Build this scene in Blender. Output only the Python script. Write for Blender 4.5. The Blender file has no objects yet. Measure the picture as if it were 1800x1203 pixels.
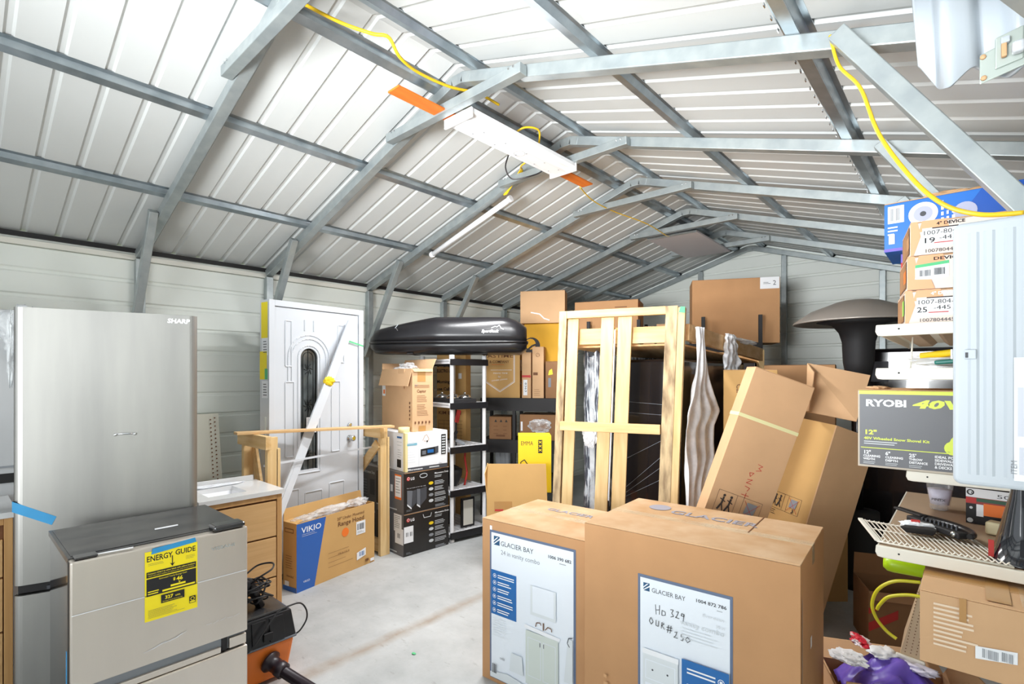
import bpy, bmesh, math, random
from mathutils import Vector, Matrix, noise
PI = math.pi
sc = bpy.context.scene
COL = sc.collection

# ------------------------------------------------------------------ camera, sky, exposure
cam_d = bpy.data.cameras.new('camera'); cam = bpy.data.objects.new('camera', cam_d); COL.objects.link(cam)
cam.location = (0, 0, 1.55); cam.rotation_euler = (PI/2, 0, math.radians(41.852))
cam_d.sensor_width = 36.0; cam_d.lens = 897.6/1800*36.0
cam_d.shift_x = 0.0; cam_d.shift_y = (660.2-601.5)/1800.0
cam_d.clip_start = 0.05
sc.camera = cam
w = bpy.data.worlds.new('sky'); sc.world = w; w.use_nodes = True
bg = w.node_tree.nodes['Background']; bg.inputs['Color'].default_value = (0.88, 0.95, 1.0, 1); bg.inputs['Strength'].default_value = 1.15
sun_d = bpy.data.lights.new('sun', 'SUN'); sun_d.energy = 2.6; sun_d.angle = math.radians(12); sun_d.color = (1, .96, .9)
sun = bpy.data.objects.new('sun', sun_d); COL.objects.link(sun); sun.rotation_euler = (math.radians(8), math.radians(-28), 0)
def area(name, loc, size, power, direction, color=(1, 1, 1), spread=180):
    ld = bpy.data.lights.new(name, 'AREA'); ld.shape = 'RECTANGLE'; ld.size, ld.size_y = size; ld.energy = power; ld.color = color; ld.spread = math.radians(spread)
    lo = bpy.data.objects.new(name, ld); COL.objects.link(lo); lo.location = loc; lo.rotation_euler = Vector(direction).to_track_quat('-Z', 'Y').to_euler(); return lo
# unseen area lights added behind the camera to brighten roof and interior
area('fill_light', (-1.2, -1.75, 1.25), (2.2, 1.4), 72, (.0, .62, .78), (.95, .985, 1))
area('fill_light', (-1.0, -1.2, 1.7), (1.2, .8), 60, (-.20, .94, .33), (.95, .985, 1), 80)
vs = sc.view_settings; vs.view_transform = 'Standard'; vs.look = 'None'; vs.gamma = 1.0; vs.exposure = 0.18
try: vs.use_curve_mapping = False
except Exception: pass
sc.cycles.max_bounces = 12; sc.cycles.diffuse_bounces = 9; sc.cycles.caustics_reflective = False; sc.cycles.caustics_refractive = False
sc.cycles.use_denoising = True

# ------------------------------------------------------------------ materials
def lin(c):
    return tuple(((x/255.0)/12.92 if x <= 10 else (((x/255.0)+.055)/1.055)**2.4) for x in c)
MATS = {}
def mat(name, rgb, rough=.6, metal=0.0, var=.0, scale=8.0, stretch=(1,1,1), bump=0.0, bscale=60.0, rgb2=None, spec=.5, coat=0.0, emit=None, trans=0.0, detail=4.0, sharp=False):
    if name in MATS: return MATS[name]
    m = bpy.data.materials.new(name); m.use_nodes = True; nt = m.node_tree; N = nt.nodes; L = nt.links
    b = N['Principled BSDF']; c = lin(rgb)
    b.inputs['Base Color'].default_value = (*c, 1); b.inputs['Roughness'].default_value = rough; b.inputs['Metallic'].default_value = metal
    b.inputs['Specular IOR Level'].default_value = spec
    if coat: b.inputs['Coat Weight'].default_value = coat
    if trans: b.inputs['Transmission Weight'].default_value = trans
    tc = N.new('ShaderNodeTexCoord'); mp = N.new('ShaderNodeMapping'); mp.inputs['Scale'].default_value = stretch
    L.new(tc.outputs['Object'], mp.inputs['Vector'])
    if var or rgb2:
        nz = N.new('ShaderNodeTexNoise'); nz.inputs['Scale'].default_value = scale; nz.inputs['Detail'].default_value = detail
        L.new(mp.outputs['Vector'], nz.inputs['Vector'])
        cr = N.new('ShaderNodeValToRGB'); lo, hi = (.48, .56) if sharp else (.3, .7)
        cr.color_ramp.elements[0].position = lo; cr.color_ramp.elements[1].position = hi
        c2 = lin(rgb2) if rgb2 else tuple(x*(1-var) for x in c)
        cr.color_ramp.elements[0].color = (*c2, 1); cr.color_ramp.elements[1].color = (*c, 1)
        L.new(nz.outputs['Fac'], cr.inputs['Fac']); L.new(cr.outputs['Color'], b.inputs['Base Color'])
    if bump:
        n2 = N.new('ShaderNodeTexNoise'); n2.inputs['Scale'].default_value = bscale; n2.inputs['Detail'].default_value = 3
        L.new(mp.outputs['Vector'], n2.inputs['Vector'])
        bp = N.new('ShaderNodeBump'); bp.inputs['Strength'].default_value = bump; bp.inputs['Distance'].default_value = .004
        L.new(n2.outputs['Fac'], bp.inputs['Height']); L.new(bp.outputs['Normal'], b.inputs['Normal'])
    MATS[name] = m; return m

def plastic_film(name, dens=.45, rgb=(230, 235, 240), scale=9.0):
    if name in MATS: return MATS[name]
    m = bpy.data.materials.new(name); m.use_nodes = True; nt = m.node_tree; N = nt.nodes; L = nt.links
    b = N['Principled BSDF']; b.inputs['Base Color'].default_value = (*lin(rgb), 1); b.inputs['Roughness'].default_value = .18
    tr = N.new('ShaderNodeBsdfTransparent'); mx = N.new('ShaderNodeMixShader')
    tc = N.new('ShaderNodeTexCoord'); nz = N.new('ShaderNodeTexNoise'); nz.inputs['Scale'].default_value = scale; nz.inputs['Detail'].default_value = 5
    mr = N.new('ShaderNodeMapRange'); mr.inputs['From Min'].default_value = .3; mr.inputs['From Max'].default_value = .7
    mr.inputs['To Min'].default_value = max(0, dens-.25); mr.inputs['To Max'].default_value = min(1, dens+.25)
    L.new(tc.outputs['Object'], nz.inputs['Vector']); L.new(nz.outputs['Fac'], mr.inputs['Value'])
    L.new(mr.outputs['Result'], mx.inputs['Fac']); L.new(tr.outputs[0], mx.inputs[1]); L.new(b.outputs[0], mx.inputs[2])
    L.new(mx.outputs[0], N['Material Output'].inputs['Surface'])
    MATS[name] = m; return m

CB = mat('cardboard', (194, 148, 106), .85, var=.10, scale=5, bump=.15, bscale=30, spec=.2)
CBL = mat('cardboard_light', (212, 172, 132), .85, var=.10, scale=4, bump=.15, bscale=25, spec=.2)
CBY = mat('cardboard_yellowish', (208, 166, 108), .85, var=.08, scale=4, bump=.12, bscale=25, spec=.2)
CBD = mat('cardboard_dark', (150, 112, 80), .88, var=.15, scale=5, bump=.15, bscale=25, spec=.2)
CBDUST = mat('cardboard_dusty', (196, 166, 134), .9, rgb2=(176, 138, 98), scale=6, bump=.2, bscale=20, spec=.2)
TAPE = mat('packing_tape_tan', (186, 140, 84), .3, var=.08, scale=12, coat=.4)
TAPEC = plastic_film('packing_tape_clear', .35, (225, 210, 180))
WHITE = mat('white_paper', (238, 240, 244), .7)
WPAINT = mat('white_paint', (208, 212, 218), .35, var=.02, scale=3)
OFFWH = mat('off_white_steel', (226, 224, 214), .4, var=.04, scale=6)
BLACK = mat('black_ink', (28, 27, 28), .6)
DKGREY = mat('dark_grey_ink', (72, 74, 80), .6)
MIDGREY = mat('grey_ink', (140, 144, 150), .6)
LTGREY = mat('light_grey_ink', (205, 210, 214), .6)
BRN = mat('brown_ink', (112, 72, 42), .7)
BLUE = mat('blue_ink', (34, 104, 172), .5)
BLUE2 = mat('blue_print', (44, 96, 178), .45)
RED = mat('red_ink', (190, 48, 44), .6)
ORG = mat('orange_ink', (238, 120, 40), .6)
GRN = mat('green_ink', (90, 190, 130), .6)
YEL = mat('yellow_ink', (248, 226, 30), .55)
YELCB = mat('yellow_card', (240, 206, 30), .6, var=.06, scale=6)
GOLD = mat('gold_yellow_card', (214, 160, 30), .7, var=.1, scale=4)
STEEL = mat('stainless_steel', (176, 174, 170), .44, 1.0, rgb2=(150, 149, 147), scale=1.6, stretch=(3, 3, .35), detail=5)
STEEL2 = mat('brushed_platinum_steel', (230, 220, 210), .36, 1.0, var=.04, scale=2.0, stretch=(6, 6, 1))
GALV = mat('galvanized_steel', (174, 181, 181), .42, .6, rgb2=(154, 162, 165), scale=14, bump=.06, bscale=30)
GALVD = mat('galvanized_channel', (180, 188, 193), .28, .85, rgb2=(150, 160, 167), scale=10)
ROOFM = mat('white_painted_sheet', (204, 206, 205), .42, var=.03, scale=2)
WALLM = mat('white_wall_sheet', (232, 236, 230), .45, var=.04, scale=2)
PINE = mat('pine_wood', (234, 204, 152), .7, rgb2=(214, 176, 118), scale=3, stretch=(9, 9, 1), detail=7, bump=.1, bscale=20)
PINEX = mat('pine_wood_lengthwise', (230, 198, 146), .7, rgb2=(210, 168, 108), scale=3, stretch=(1, 9, 9), detail=7, bump=.1, bscale=20)
PINED = mat('stained_pine', (226, 200, 156), .75, rgb2=(122, 98, 72), scale=6, stretch=(4, 4, .9), detail=8, bump=.1, bscale=20)
PLANK = mat('planed_board', (222, 186, 136), .7, rgb2=(200, 158, 106), scale=3, stretch=(9, 1, 9), detail=6)
OAK = mat('oak_veneer', (218, 176, 122), .5, rgb2=(204, 160, 106), scale=3, stretch=(.7, 6, 14), detail=6)
OAKE = mat('oak_end', (206, 160, 104), .5, rgb2=(186, 138, 84), scale=3, stretch=(12, 12, .7), detail=6)
GLOSSBLK = mat('glossy_black', (34, 33, 36), .14, var=.2, scale=4, coat=.6)
DUSTBLK = mat('dusty_black_top', (36, 36, 40), .24, rgb2=(70, 68, 66), scale=5, stretch=(1, 3, 1), detail=6)
SATBLK = mat('satin_black_plastic', (30, 29, 32), .3, var=.2, scale=6)
MATBLK = mat('matt_black', (30, 28, 30), .65, var=.2, scale=6)
BLKBOX = mat('black_carton', (40, 38, 38), .4, var=.25, scale=8)
GREYBOX = mat('grey_carton', (112, 116, 124), .5, var=.1, scale=5)
CHROME = mat('chrome', (220, 222, 224), .12, 1.0)
BTAPE = mat('blue_tape', (52, 150, 206), .5, var=.1, scale=20)
ORP = mat('orange_plastic', (250, 132, 52), .35, var=.06, scale=4)
ORPAINT = mat('orange_painted_wood', (224, 122, 40), .6, rgb2=(204, 104, 30), scale=5, stretch=(6, 1, 1))
YCAB = mat('yellow_cable', (238, 196, 34), .45)
CORD = mat('black_cord', (34, 32, 34), .5)
HOSE = mat('black_hose', (44, 34, 40), .35)
LIME = mat('lime_plastic', (176, 214, 24), .35)
PURP = mat('purple_bag', (96, 72, 176), .35, rgb2=(120, 96, 196), scale=7)
FILM = plastic_film('clear_plastic_film', .36, (240, 243, 246))
FILM2 = plastic_film('milky_plastic_film', .9, (246, 248, 252), 14)
CUPM = plastic_film('clear_cup_plastic', .2)

def floor_mat():
    m = bpy.data.materials.new('concrete_floor'); m.use_nodes = True; nt = m.node_tree; N = nt.nodes; L = nt.links; b = N['Principled BSDF']
    tc = N.new('ShaderNodeTexCoord')
    def noi(s, d=6, vec=None):
        n = N.new('ShaderNodeTexNoise'); n.inputs['Scale'].default_value = s; n.inputs['Detail'].default_value = d; n.inputs['Roughness'].default_value = .65
        L.new(vec or tc.outputs['Object'], n.inputs['Vector']); return n
    r = N.new('ShaderNodeValToRGB'); e = r.color_ramp.elements
    e[0].position = .32; e[0].color = (*lin((156, 158, 158)), 1); e[1].position = .7; e[1].color = (*lin((192, 194, 194)), 1)
    L.new(noi(1.7, 9).outputs['Fac'], r.inputs['Fac'])
    r2 = N.new('ShaderNodeValToRGB'); e = r2.color_ramp.elements
    e[0].position = .30; e[0].color = (.55, .52, .48, 1); e[1].position = .40; e[1].color = (1, 1, 1, 1)
    mp = N.new('ShaderNodeMapping'); mp.inputs['Scale'].default_value = (3, 9, 1); mp.inputs['Rotation'].default_value = (0, 0, .7); L.new(tc.outputs['Object'], mp.inputs['Vector'])
    L.new(noi(3.5, 8, mp.outputs['Vector']).outputs['Fac'], r2.inputs['Fac'])
    mu = N.new('ShaderNodeMixRGB'); mu.blend_type = 'MULTIPLY'; mu.inputs['Fac'].default_value = .5
    L.new(r.outputs['Color'], mu.inputs[1]); L.new(r2.outputs['Color'], mu.inputs[2])
    # rusty dirt along the control joint x = -2.55
    sx = N.new('ShaderNodeSeparateXYZ'); L.new(tc.outputs['Object'], sx.inputs[0])
    nn = noi(4, 4); ma = N.new('ShaderNodeMath'); ma.operation = 'MULTIPLY_ADD'; ma.inputs[1].default_value = .10; L.new(nn.outputs['Fac'], ma.inputs[0]); L.new(sx.outputs['X'], ma.inputs[2])
    ab = N.new('ShaderNodeMath'); ab.operation = 'ADD'; ab.inputs[1].default_value = 2.50; L.new(ma.outputs[0], ab.inputs[0])
    a2 = N.new('ShaderNodeMath'); a2.operation = 'ABSOLUTE'; L.new(ab.outputs[0], a2.inputs[0])
    r3 = N.new('ShaderNodeValToRGB'); e = r3.color_ramp.elements; e[0].position = .0; e[0].color = (1.1, 1.1, 1.1, 1); e[1].position = .075; e[1].color = (0, 0, 0, 1)
    L.new(a2.outputs[0], r3.inputs['Fac'])
    nb = N.new('ShaderNodeMath'); nb.operation = 'MULTIPLY'; L.new(r3.outputs['Color'], nb.inputs[0]); L.new(noi(7, 3).outputs['Fac'], nb.inputs[1])
    mx = N.new('ShaderNodeMixRGB'); mx.inputs[2].default_value = (*lin((146, 124, 100)), 1); L.new(nb.outputs[0], mx.inputs['Fac']); L.new(mu.outputs[0], mx.inputs[1])
    L.new(mx.outputs[0], b.inputs['Base Color']); b.inputs['Roughness'].default_value = .7
    bp = N.new('ShaderNodeBump'); bp.inputs['Strength'].default_value = .3; bp.inputs['Distance'].default_value = .01
    L.new(noi(9, 8).outputs['Fac'], bp.inputs['Height']); L.new(bp.outputs['Normal'], b.inputs['Normal'])
    return m
FLOORM = floor_mat()

# ------------------------------------------------------------------ mesh builder
class MB:
    def __init__(s): s.bm = bmesh.new(); s.ms = []
    def mi(s, m):
        if m not in s.ms: s.ms.append(m)
        return s.ms.index(m)
    def face(s, pts, m, M=None):
        vs_ = [s.bm.verts.new(M @ Vector(p) if M else Vector(p)) for p in pts]
        try: f = s.bm.faces.new(vs_); f.material_index = s.mi(m); return f
        except ValueError: return None
    def hexa(s, P, m, M=None):
        # P: 8 points, bottom 4 ccw then top 4 ccw
        v = [s.bm.verts.new(M @ Vector(p) if M else Vector(p)) for p in P]
        k = s.mi(m)
        for idx in ((3,2,1,0),(4,5,6,7),(0,1,5,4),(1,2,6,5),(2,3,7,6),(3,0,4,7)):
            f = s.bm.faces.new([v[i] for i in idx]); f.material_index = k
        return s
    def box(s, a, b, m, M=None):
        x0,y0,z0 = a; x1,y1,z1 = b
        return s.hexa([(x0,y0,z0),(x1,y0,z0),(x1,y1,z0),(x0,y1,z0),(x0,y0,z1),(x1,y0,z1),(x1,y1,z1),(x0,y1,z1)], m, M)
    def bar(s, p, q, w_, h_, m, up=(0,0,1)):
        p, q = Vector(p), Vector(q); d = (q-p).normalized(); upv = Vector(up)
        x = d.cross(upv)
        if x.length < 1e-4: x = d.cross(Vector((1,0,0)))
        x.normalize(); z = x.cross(d).normalized()
        P = []
        for e in (p, q):
            P += [e - x*w_/2 - z*h_/2, e + x*w_/2 - z*h_/2, e + x*w_/2 + z*h_/2, e - x*w_/2 + z*h_/2]
        return s.hexa([P[0],P[1],P[2],P[3],P[4],P[5],P[6],P[7]], m)
    def prism(s, poly, a, b, m, axis='y', M=None):
        # poly in the two other axes; extruded from a to b
        def pt(u, v, t):
            return {'y': (u, t, v), 'x': (t, u, v), 'z': (u, v, t)}[axis]
        A = [s.bm.verts.new(M @ Vector(pt(u,v,a)) if M else Vector(pt(u,v,a))) for u,v in poly]
        B = [s.bm.verts.new(M @ Vector(pt(u,v,b)) if M else Vector(pt(u,v,b))) for u,v in poly]
        k = s.mi(m); n = len(poly)
        for i in range(n):
            f = s.bm.faces.new([A[i], A[(i+1)%n], B[(i+1)%n], B[i]]); f.material_index = k
        f = s.bm.faces.new(A[::-1]); f.material_index = k
        f = s.bm.faces.new(B); f.material_index = k
        return s
    def tube(s, pts, r, m, n=10, rib=0):
        pts = [Vector(p) for p in pts]; k = s.mi(m); rings = []
        d0 = (pts[1]-pts[0]).normalized(); u = d0.orthogonal().normalized()
        for i, p in enumerate(pts):
            d = (pts[min(i+1, len(pts)-1)] - pts[max(i-1, 0)]).normalized()
            u = (u - d*u.dot(d)).normalized(); v = d.cross(u)
            rr = r[i] if isinstance(r, (list, tuple)) else r
            if rib and i % 2: rr *= 1-rib
            rings.append([s.bm.verts.new(p + (u*math.cos(2*PI*j/n) + v*math.sin(2*PI*j/n))*rr) for j in range(n)])
        for a, b in zip(rings, rings[1:]):
            for j in range(n):
                f = s.bm.faces.new([a[j], a[(j+1)%n], b[(j+1)%n], b[j]]); f.material_index = k; f.smooth = True
        for rg in (rings[0][::-1], rings[-1]):
            f = s.bm.faces.new(rg); f.material_index = k
        return s
    def lathe(s, prof, c, m, n=32, axis=Vector((0,0,1)), smooth=True):
        # prof: list of (r, h)
        q = axis.normalized().to_track_quat('Z', 'Y').to_matrix(); c = Vector(c); k = s.mi(m); rings = []
        for r, h in prof:
            rings.append([s.bm.verts.new(c + q @ Vector((max(r,1e-4)*math.cos(2*PI*j/n), max(r,1e-4)*math.sin(2*PI*j/n), h))) for j in range(n)])
        for a, b in zip(rings, rings[1:]):
            for j in range(n):
                f = s.bm.faces.new([a[j], a[(j+1)%n], b[(j+1)%n], b[j]]); f.material_index = k; f.smooth = smooth
        f = s.bm.faces.new(rings[0][::-1]); f.material_index = k
        f = s.bm.faces.new(rings[-1]); f.material_index = k
        return s
    def grid(s, fn, nu, nv, m, smooth=True):
        k = s.mi(m); V = [[s.bm.verts.new(Vector(fn(i/nu, j/nv))) for j in range(nv+1)] for i in range(nu+1)]
        for i in range(nu):
            for j in range(nv):
                f = s.bm.faces.new([V[i][j], V[i+1][j], V[i+1][j+1], V[i][j+1]]); f.material_index = k; f.smooth = smooth
        return s
    def build(s, name, parent=None, bevel=0.0, seg=2, solid=0.0, M=None):
        if M: s.bm.transform(M)
        bmesh.ops.recalc_face_normals(s.bm, faces=s.bm.faces) if not getattr(s, 'flat', False) else None
        me = bpy.data.meshes.new(name); s.bm.to_mesh(me); s.bm.free()
        for m in s.ms: me.materials.append(m)
        o = bpy.data.objects.new(name, me); COL.objects.link(o)
        if parent: o.parent = parent
        if solid:
            md = o.modifiers.new('solid', 'SOLIDIFY'); md.thickness = solid; md.offset = 0
        if bevel:
            md = o.modifiers.new('bevel', 'BEVEL'); md.width = bevel; md.segments = seg; md.limit_method = 'ANGLE'; md.angle_limit = .6
        return o

def tag(o, label, cat, group=None, kind=None):
    if label: o['label'] = label
    if cat: o['category'] = cat
    if group: o['group'] = group
    if kind: o['kind'] = kind
    return o
def thing(name, label, cat, loc=(0,0,0), yaw=0, group=None):
    o = bpy.data.objects.new(name, None); COL.objects.link(o); o.empty_display_size = .1
    o.location = loc; o.rotation_euler = (0, 0, math.radians(yaw)); return tag(o, label, cat, group)
def struct(o): o['kind'] = 'structure'; return o

# ------------------------------------------------------------------ printing on faces
class Print:
    """flat ink on the face of a box: frame = origin, u axis, v axis (local coordinates of the thing)"""
    def __init__(s, o, u, v, lift=.0012):
        s.o = Vector(o); s.u = Vector(u).normalized(); s.v = Vector(v).normalized(); s.n = s.u.cross(s.v); s.mb = MB(); s.mb.flat = True; s.l = lift; s.k = 0
    def P(s, a, b, k=None):
        return s.o + s.u*a + s.v*b + s.n*(s.l*(1 + .5*(s.k if k is None else k)))
    def rect(s, a0, b0, a1, b1, m):
        s.k += .25; s.mb.face([s.P(a0,b0), s.P(a1,b0), s.P(a1,b1), s.P(a0,b1)], m); return s
    def poly(s, pts, m):
        s.k += .25; s.mb.face([s.P(a,b) for a,b in pts], m); return s
    def disc(s, a, b, r, m, n=20, ry=None):
        return s.poly([(a+r*math.cos(2*PI*i/n), b+(ry or r)*math.sin(2*PI*i/n)) for i in range(n)], m)
    def line(s, a0, b0, a1, b1, t, m):
        d = Vector((a1-a0, b1-b0)).normalized(); n = Vector((-d.y, d.x))*t/2
        return s.poly([(a0-n.x, b0-n.y), (a1-n.x, b1-n.y), (a1+n.x, b1+n.y), (a0+n.x, b0+n.y)], m)
    def path(s, pts, t, m):
        for p, q in zip(pts, pts[1:]): s.line(p[0], p[1], q[0], q[1], t, m)
        return s
    def lines(s, a0, b0, a1, n, gap, t, m, seed=1):
        rr = random.Random(seed)
        for i in range(n):
            e = a0 + (a1-a0)*rr.uniform(.6, 1.0); s.rect(a0, b0-i*gap, e, b0-i*gap+t, m)
        return s
    def bars(s, a0, b0, a1, b1, n, m, seed=2):
        rr = random.Random(seed); w_ = (a1-a0)/n
        for i in range(n): s.rect(a0+i*w_, b0, a0+i*w_+w_*rr.uniform(.25, .7), b1, m)
        return s
    def text(s, t, a, b, size, m, width=None, bold=0.0, shear=0.0, rot=0.0):
        s.k += .25
        cu = bpy.data.curves.new('t', 'FONT'); cu.body = t; cu.size = size; cu.offset = bold*size; cu.shear = shear; cu.resolution_u = 2
        ob = bpy.data.objects.new('t', cu); COL.objects.link(ob); bpy.context.view_layer.update()
        me = bpy.data.meshes.new_from_object(ob); bpy.data.objects.remove(ob); bpy.data.curves.remove(cu)
        sx = 1.0
        if width and len(me.vertices):
            xs = [v.co.x for v in me.vertices]; sx = width/max(1e-6, max(xs)-min(xs))
        cr, sr = math.cos(rot), math.sin(rot)
        k = s.mb.mi(m)
        vv = [s.mb.bm.verts.new(s.P(a + v.co.x*sx*cr - v.co.y*sr, b + v.co.x*sx*sr + v.co.y*cr)) for v in me.vertices]
        for p in me.polygons:
            try: f = s.mb.bm.faces.new([vv[i] for i in p.vertices]); f.material_index = k
            except ValueError: pass
        bpy.data.meshes.remove(me); return s
    def build(s, name, parent): return s.mb.build(name, parent)
def on_front(w_, d, h, **k): return Print((0,0,0), (1,0,0), (0,0,1), **k)
def on_left(w_, d, h, **k): return Print((0,d,0), (0,-1,0), (0,0,1), **k)     # u: 0 at the back .. d at the front
def on_right(w_, d, h, **k): return Print((w_,0,0), (0,1,0), (0,0,1), **k)
def on_top(w_, d, h, **k): return Print((0,0,h), (1,0,0), (0,1,0), **k)

def carton_body(w_, d, h, m, top=None, seam=True):
    """closed carton: slightly bulged sheet walls, flap seams on the lid"""
    mb = MB(); g = .0015
    mb.box((0,0,0), (w_,d,h-.004), m)
    t = top or m
    if seam:
        mb.box((0,0,h-.0035), (w_,d/2-g,h), t); mb.box((0,d/2+g,h-.0035), (w_,d,h), t)
    else: mb.box((0,0,h-.0035), (w_,d,h), t)
    return mb
def carton(name, label, loc, yaw, dims, m=None, top=None, tape=None, group=None, cat='box', seam=True, bevel=.004):
    w_, d, h = dims; t = thing(name, label, cat, loc, yaw, group)
    carton_body(w_, d, h, m or CB, top, seam).build('carton_body', t, bevel=bevel)
    if tape:
        mb = MB(); mb.box((-.0008, d/2-.025, h-.0002), (w_+.0008, d/2+.025, h+.001), tape)
        mb.box((-.001, d/2-.025, h-.07), (.0, d/2+.025, h+.001), tape); mb.box((w_, d/2-.025, h-.07), (w_+.001, d/2+.025, h+.001), tape)
        mb.build('packing_tape', t)
    return t
def open_carton(name, label, loc, yaw, dims, m=None, group=None, flaps=(30, -20, 60, 40), fl=None, t=.006):
    """open-topped carton; flaps: opening angle from vertical of front, back, left, right (None = missing)"""
    w_, d, h = dims; m = m or CB; T = thing(name, label, 'box', loc, yaw, group); mb = MB()
    mb.box((0,0,0), (w_,d,t), m); mb.box((0,0,t), (w_,t,h), m); mb.box((0,d-t,t), (w_,d,h), m)
    mb.box((0,t,t), (t,d-t,h), m); mb.box((w_-t,t,t), (w_,d-t,h), m); mb.build('carton_body', T)
    f = fl or (d/2, d/2, w_/2, w_/2)
    for i, a in enumerate(flaps):
        if a is None: continue
        a = math.radians(a); L_ = f[i]; dx, dz = math.sin(a)*L_, math.cos(a)*L_
        q = MB()
        if i == 0: q.hexa([(0,0,h),(w_,0,h),(w_,t,h),(0,t,h),(.01,-dx,h+dz),(w_-.01,-dx,h+dz),(w_-.01,-dx+t,h+dz),(.01,-dx+t,h+dz)], m)
        if i == 1: q.hexa([(0,d-t,h),(w_,d-t,h),(w_,d,h),(0,d,h),(.01,d+dx-t,h+dz),(w_-.01,d+dx-t,h+dz),(w_-.01,d+dx,h+dz),(.01,d+dx,h+dz)], m)
        if i == 2: q.hexa([(0,t,h),(t,t,h),(t,d-t,h),(0,d-t,h),(-dx,.01,h+dz),(t-dx,.01,h+dz),(t-dx,d-.01,h+dz),(-dx,d-.01,h+dz)], m)
        if i == 3: q.hexa([(w_-t,t,h),(w_,t,h),(w_,d-t,h),(w_-t,d-t,h),(w_+dx-t,.01,h+dz),(w_+dx,.01,h+dz),(w_+dx,d-.01,h+dz),(w_+dx-t,d-.01,h+dz)], m)
        q.build('flap', T)
    return T
def crumple(name, parent, c, size, m, seed=1, n=14, amp=.35, label=None):
    """crumpled sheet of film as a lumpy closed blob"""
    mb = MB(); sx, sy, sz = size; off = Vector((seed*7.1, seed*3.3, seed*1.7))
    bmesh.ops.create_icosphere(mb.bm, subdivisions=4, radius=1); mb.mi(m)
    for v in mb.bm.verts:
        p = v.co.copy(); q = noise.noise(p*2.3+off)*amp + abs(noise.noise(p*5+off))*amp*.8
        v.co = Vector((p.x*sx, p.y*sy, p.z*sz))*(1+q) + Vector(c)
    for f in mb.bm.faces: f.smooth = seed % 2 == 0
    return mb.build(name, parent)

def bez(P, n=40):
    out = []; P = [Vector(p) for p in P]
    for i in range(len(P)-1):
        p0, p1, p2, p3 = P[max(i-1,0)], P[i], P[i+1], P[min(i+2, len(P)-1)]
        for j in range(n//4):
            u = j/(n//4); out.append(.5*((2*p1)+(p2-p0)*u+(2*p0-5*p1+4*p2-p3)*u*u+(3*p1-p0-3*p2+p3)*u**3))
    return out + [P[-1]]

# ------------------------------------------------------------------ the building
XL, XR, XC, ZR = -4.5, 0.38, -2.06, 3.16
SL, SRr = 0.301, 0.323
TY = [-1.95, -0.98, -0.01, 0.962, 1.88, 2.871, 3.846, 4.87, 5.86]
YB, YF = 6.84, -2.5  # front end extended out of view to keep sky off the fridge
def roof_z(x): return ZR - (SL*(XC-x) if x < XC else SRr*(x-XC))

mb = MB(); mb.box((XL-.05, YF, -.12), (XR+.05, YB+.05, 0), FLOORM); struct(mb.build('floor'))
DRIVE = mat('driveway_concrete', (205, 203, 198), .85, var=.1, scale=1.5)
mb = MB(); mb.box((-16, -16, -.14), (12, YF-.002, -.02), DRIVE); struct(mb.build('driveway_bounce_ground'))  # unseen slab added outside to bounce sun up to the ceiling
mb = MB()
mb.box((XL-22, YF, -.16), (XL-.06, YB+12, -.03), mat('lawn_ground', (120, 136, 84), .9, var=.3, scale=3)); struct(mb.build('lawn_ground'))

def profile(L_, per=.1665, off=0.0):
    """cross-section of ribbed sheet: list of (s, height)"""
    pts = [(0.0, 0.0)]; s = off
    while s < L_:
        for a, b in ((0, 0), (.010, .010), (.028, .010), (.038, 0)):
            if 0 < s+a < L_: pts.append((s+a, b))
        s += per
    pts.append((L_, 0.0)); return pts
def ribbed(name, m, fn, L_, n=1, off=0.0):
    mb = MB(); k = mb.mi(m); P = profile(L_, off=off); prev = None
    for s_, h_ in P:
        row = [mb.bm.verts.new(Vector(fn(s_, h_, t/n))) for t in range(n+1)]
        if prev:
            for i in range(n):
                f = mb.bm.faces.new([prev[i], row[i], row[i+1], prev[i+1]]); f.material_index = k
        prev = row
    return struct(mb.build(name, solid=.0015))
UP = .062   # sheet above the rafter centre line
ribbed('ceiling_left', ROOFM, lambda s_, h_, t: (XC + (XL-.12-XC)*t, YF+s_, ZR + UP - SL*(XC-(XL-.12))*t + h_), YB+.1-YF)
ribbed('ceiling_right', ROOFM, lambda s_, h_, t: (XC + (XR+.12-XC)*t, YF+s_, ZR + UP - SRr*(XR+.12-XC)*t + h_), YB+.1-YF)
ribbed('wall_left', WALLM, lambda s_, h_, t: (XL-.032-h_, YF + (YB-YF)*t, s_), roof_z(XL)+.055, off=.05)
ribbed('wall_right', WALLM, lambda s_, h_, t: (XR+.032+h_, YF + (YB-YF)*t, s_), roof_z(XR)+.055, off=.05)
# gable (back) wall: clipped rows
mb = MB(); k = mb.mi(WALLM); prev = None
for s_, h_ in profile(ZR+.055, off=.05):
    z = s_
    if z <= roof_z(XL)+.05: x0, x1 = XL-.03, XR+.03
    else: x0 = max(XL-.03, XC - (ZR+.055-z)/SL); x1 = min(XR+.03, XC + (ZR+.055-z)/SRr)
    row = [mb.bm.verts.new((x0, YB+h_, z)), mb.bm.verts.new((x1, YB+h_, z))]
    if prev: f = mb.bm.faces.new([prev[0], row[0], row[1], prev[1]]); f.material_index = k
    prev = row
struct(mb.build('wall_back', solid=.0015))
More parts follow.
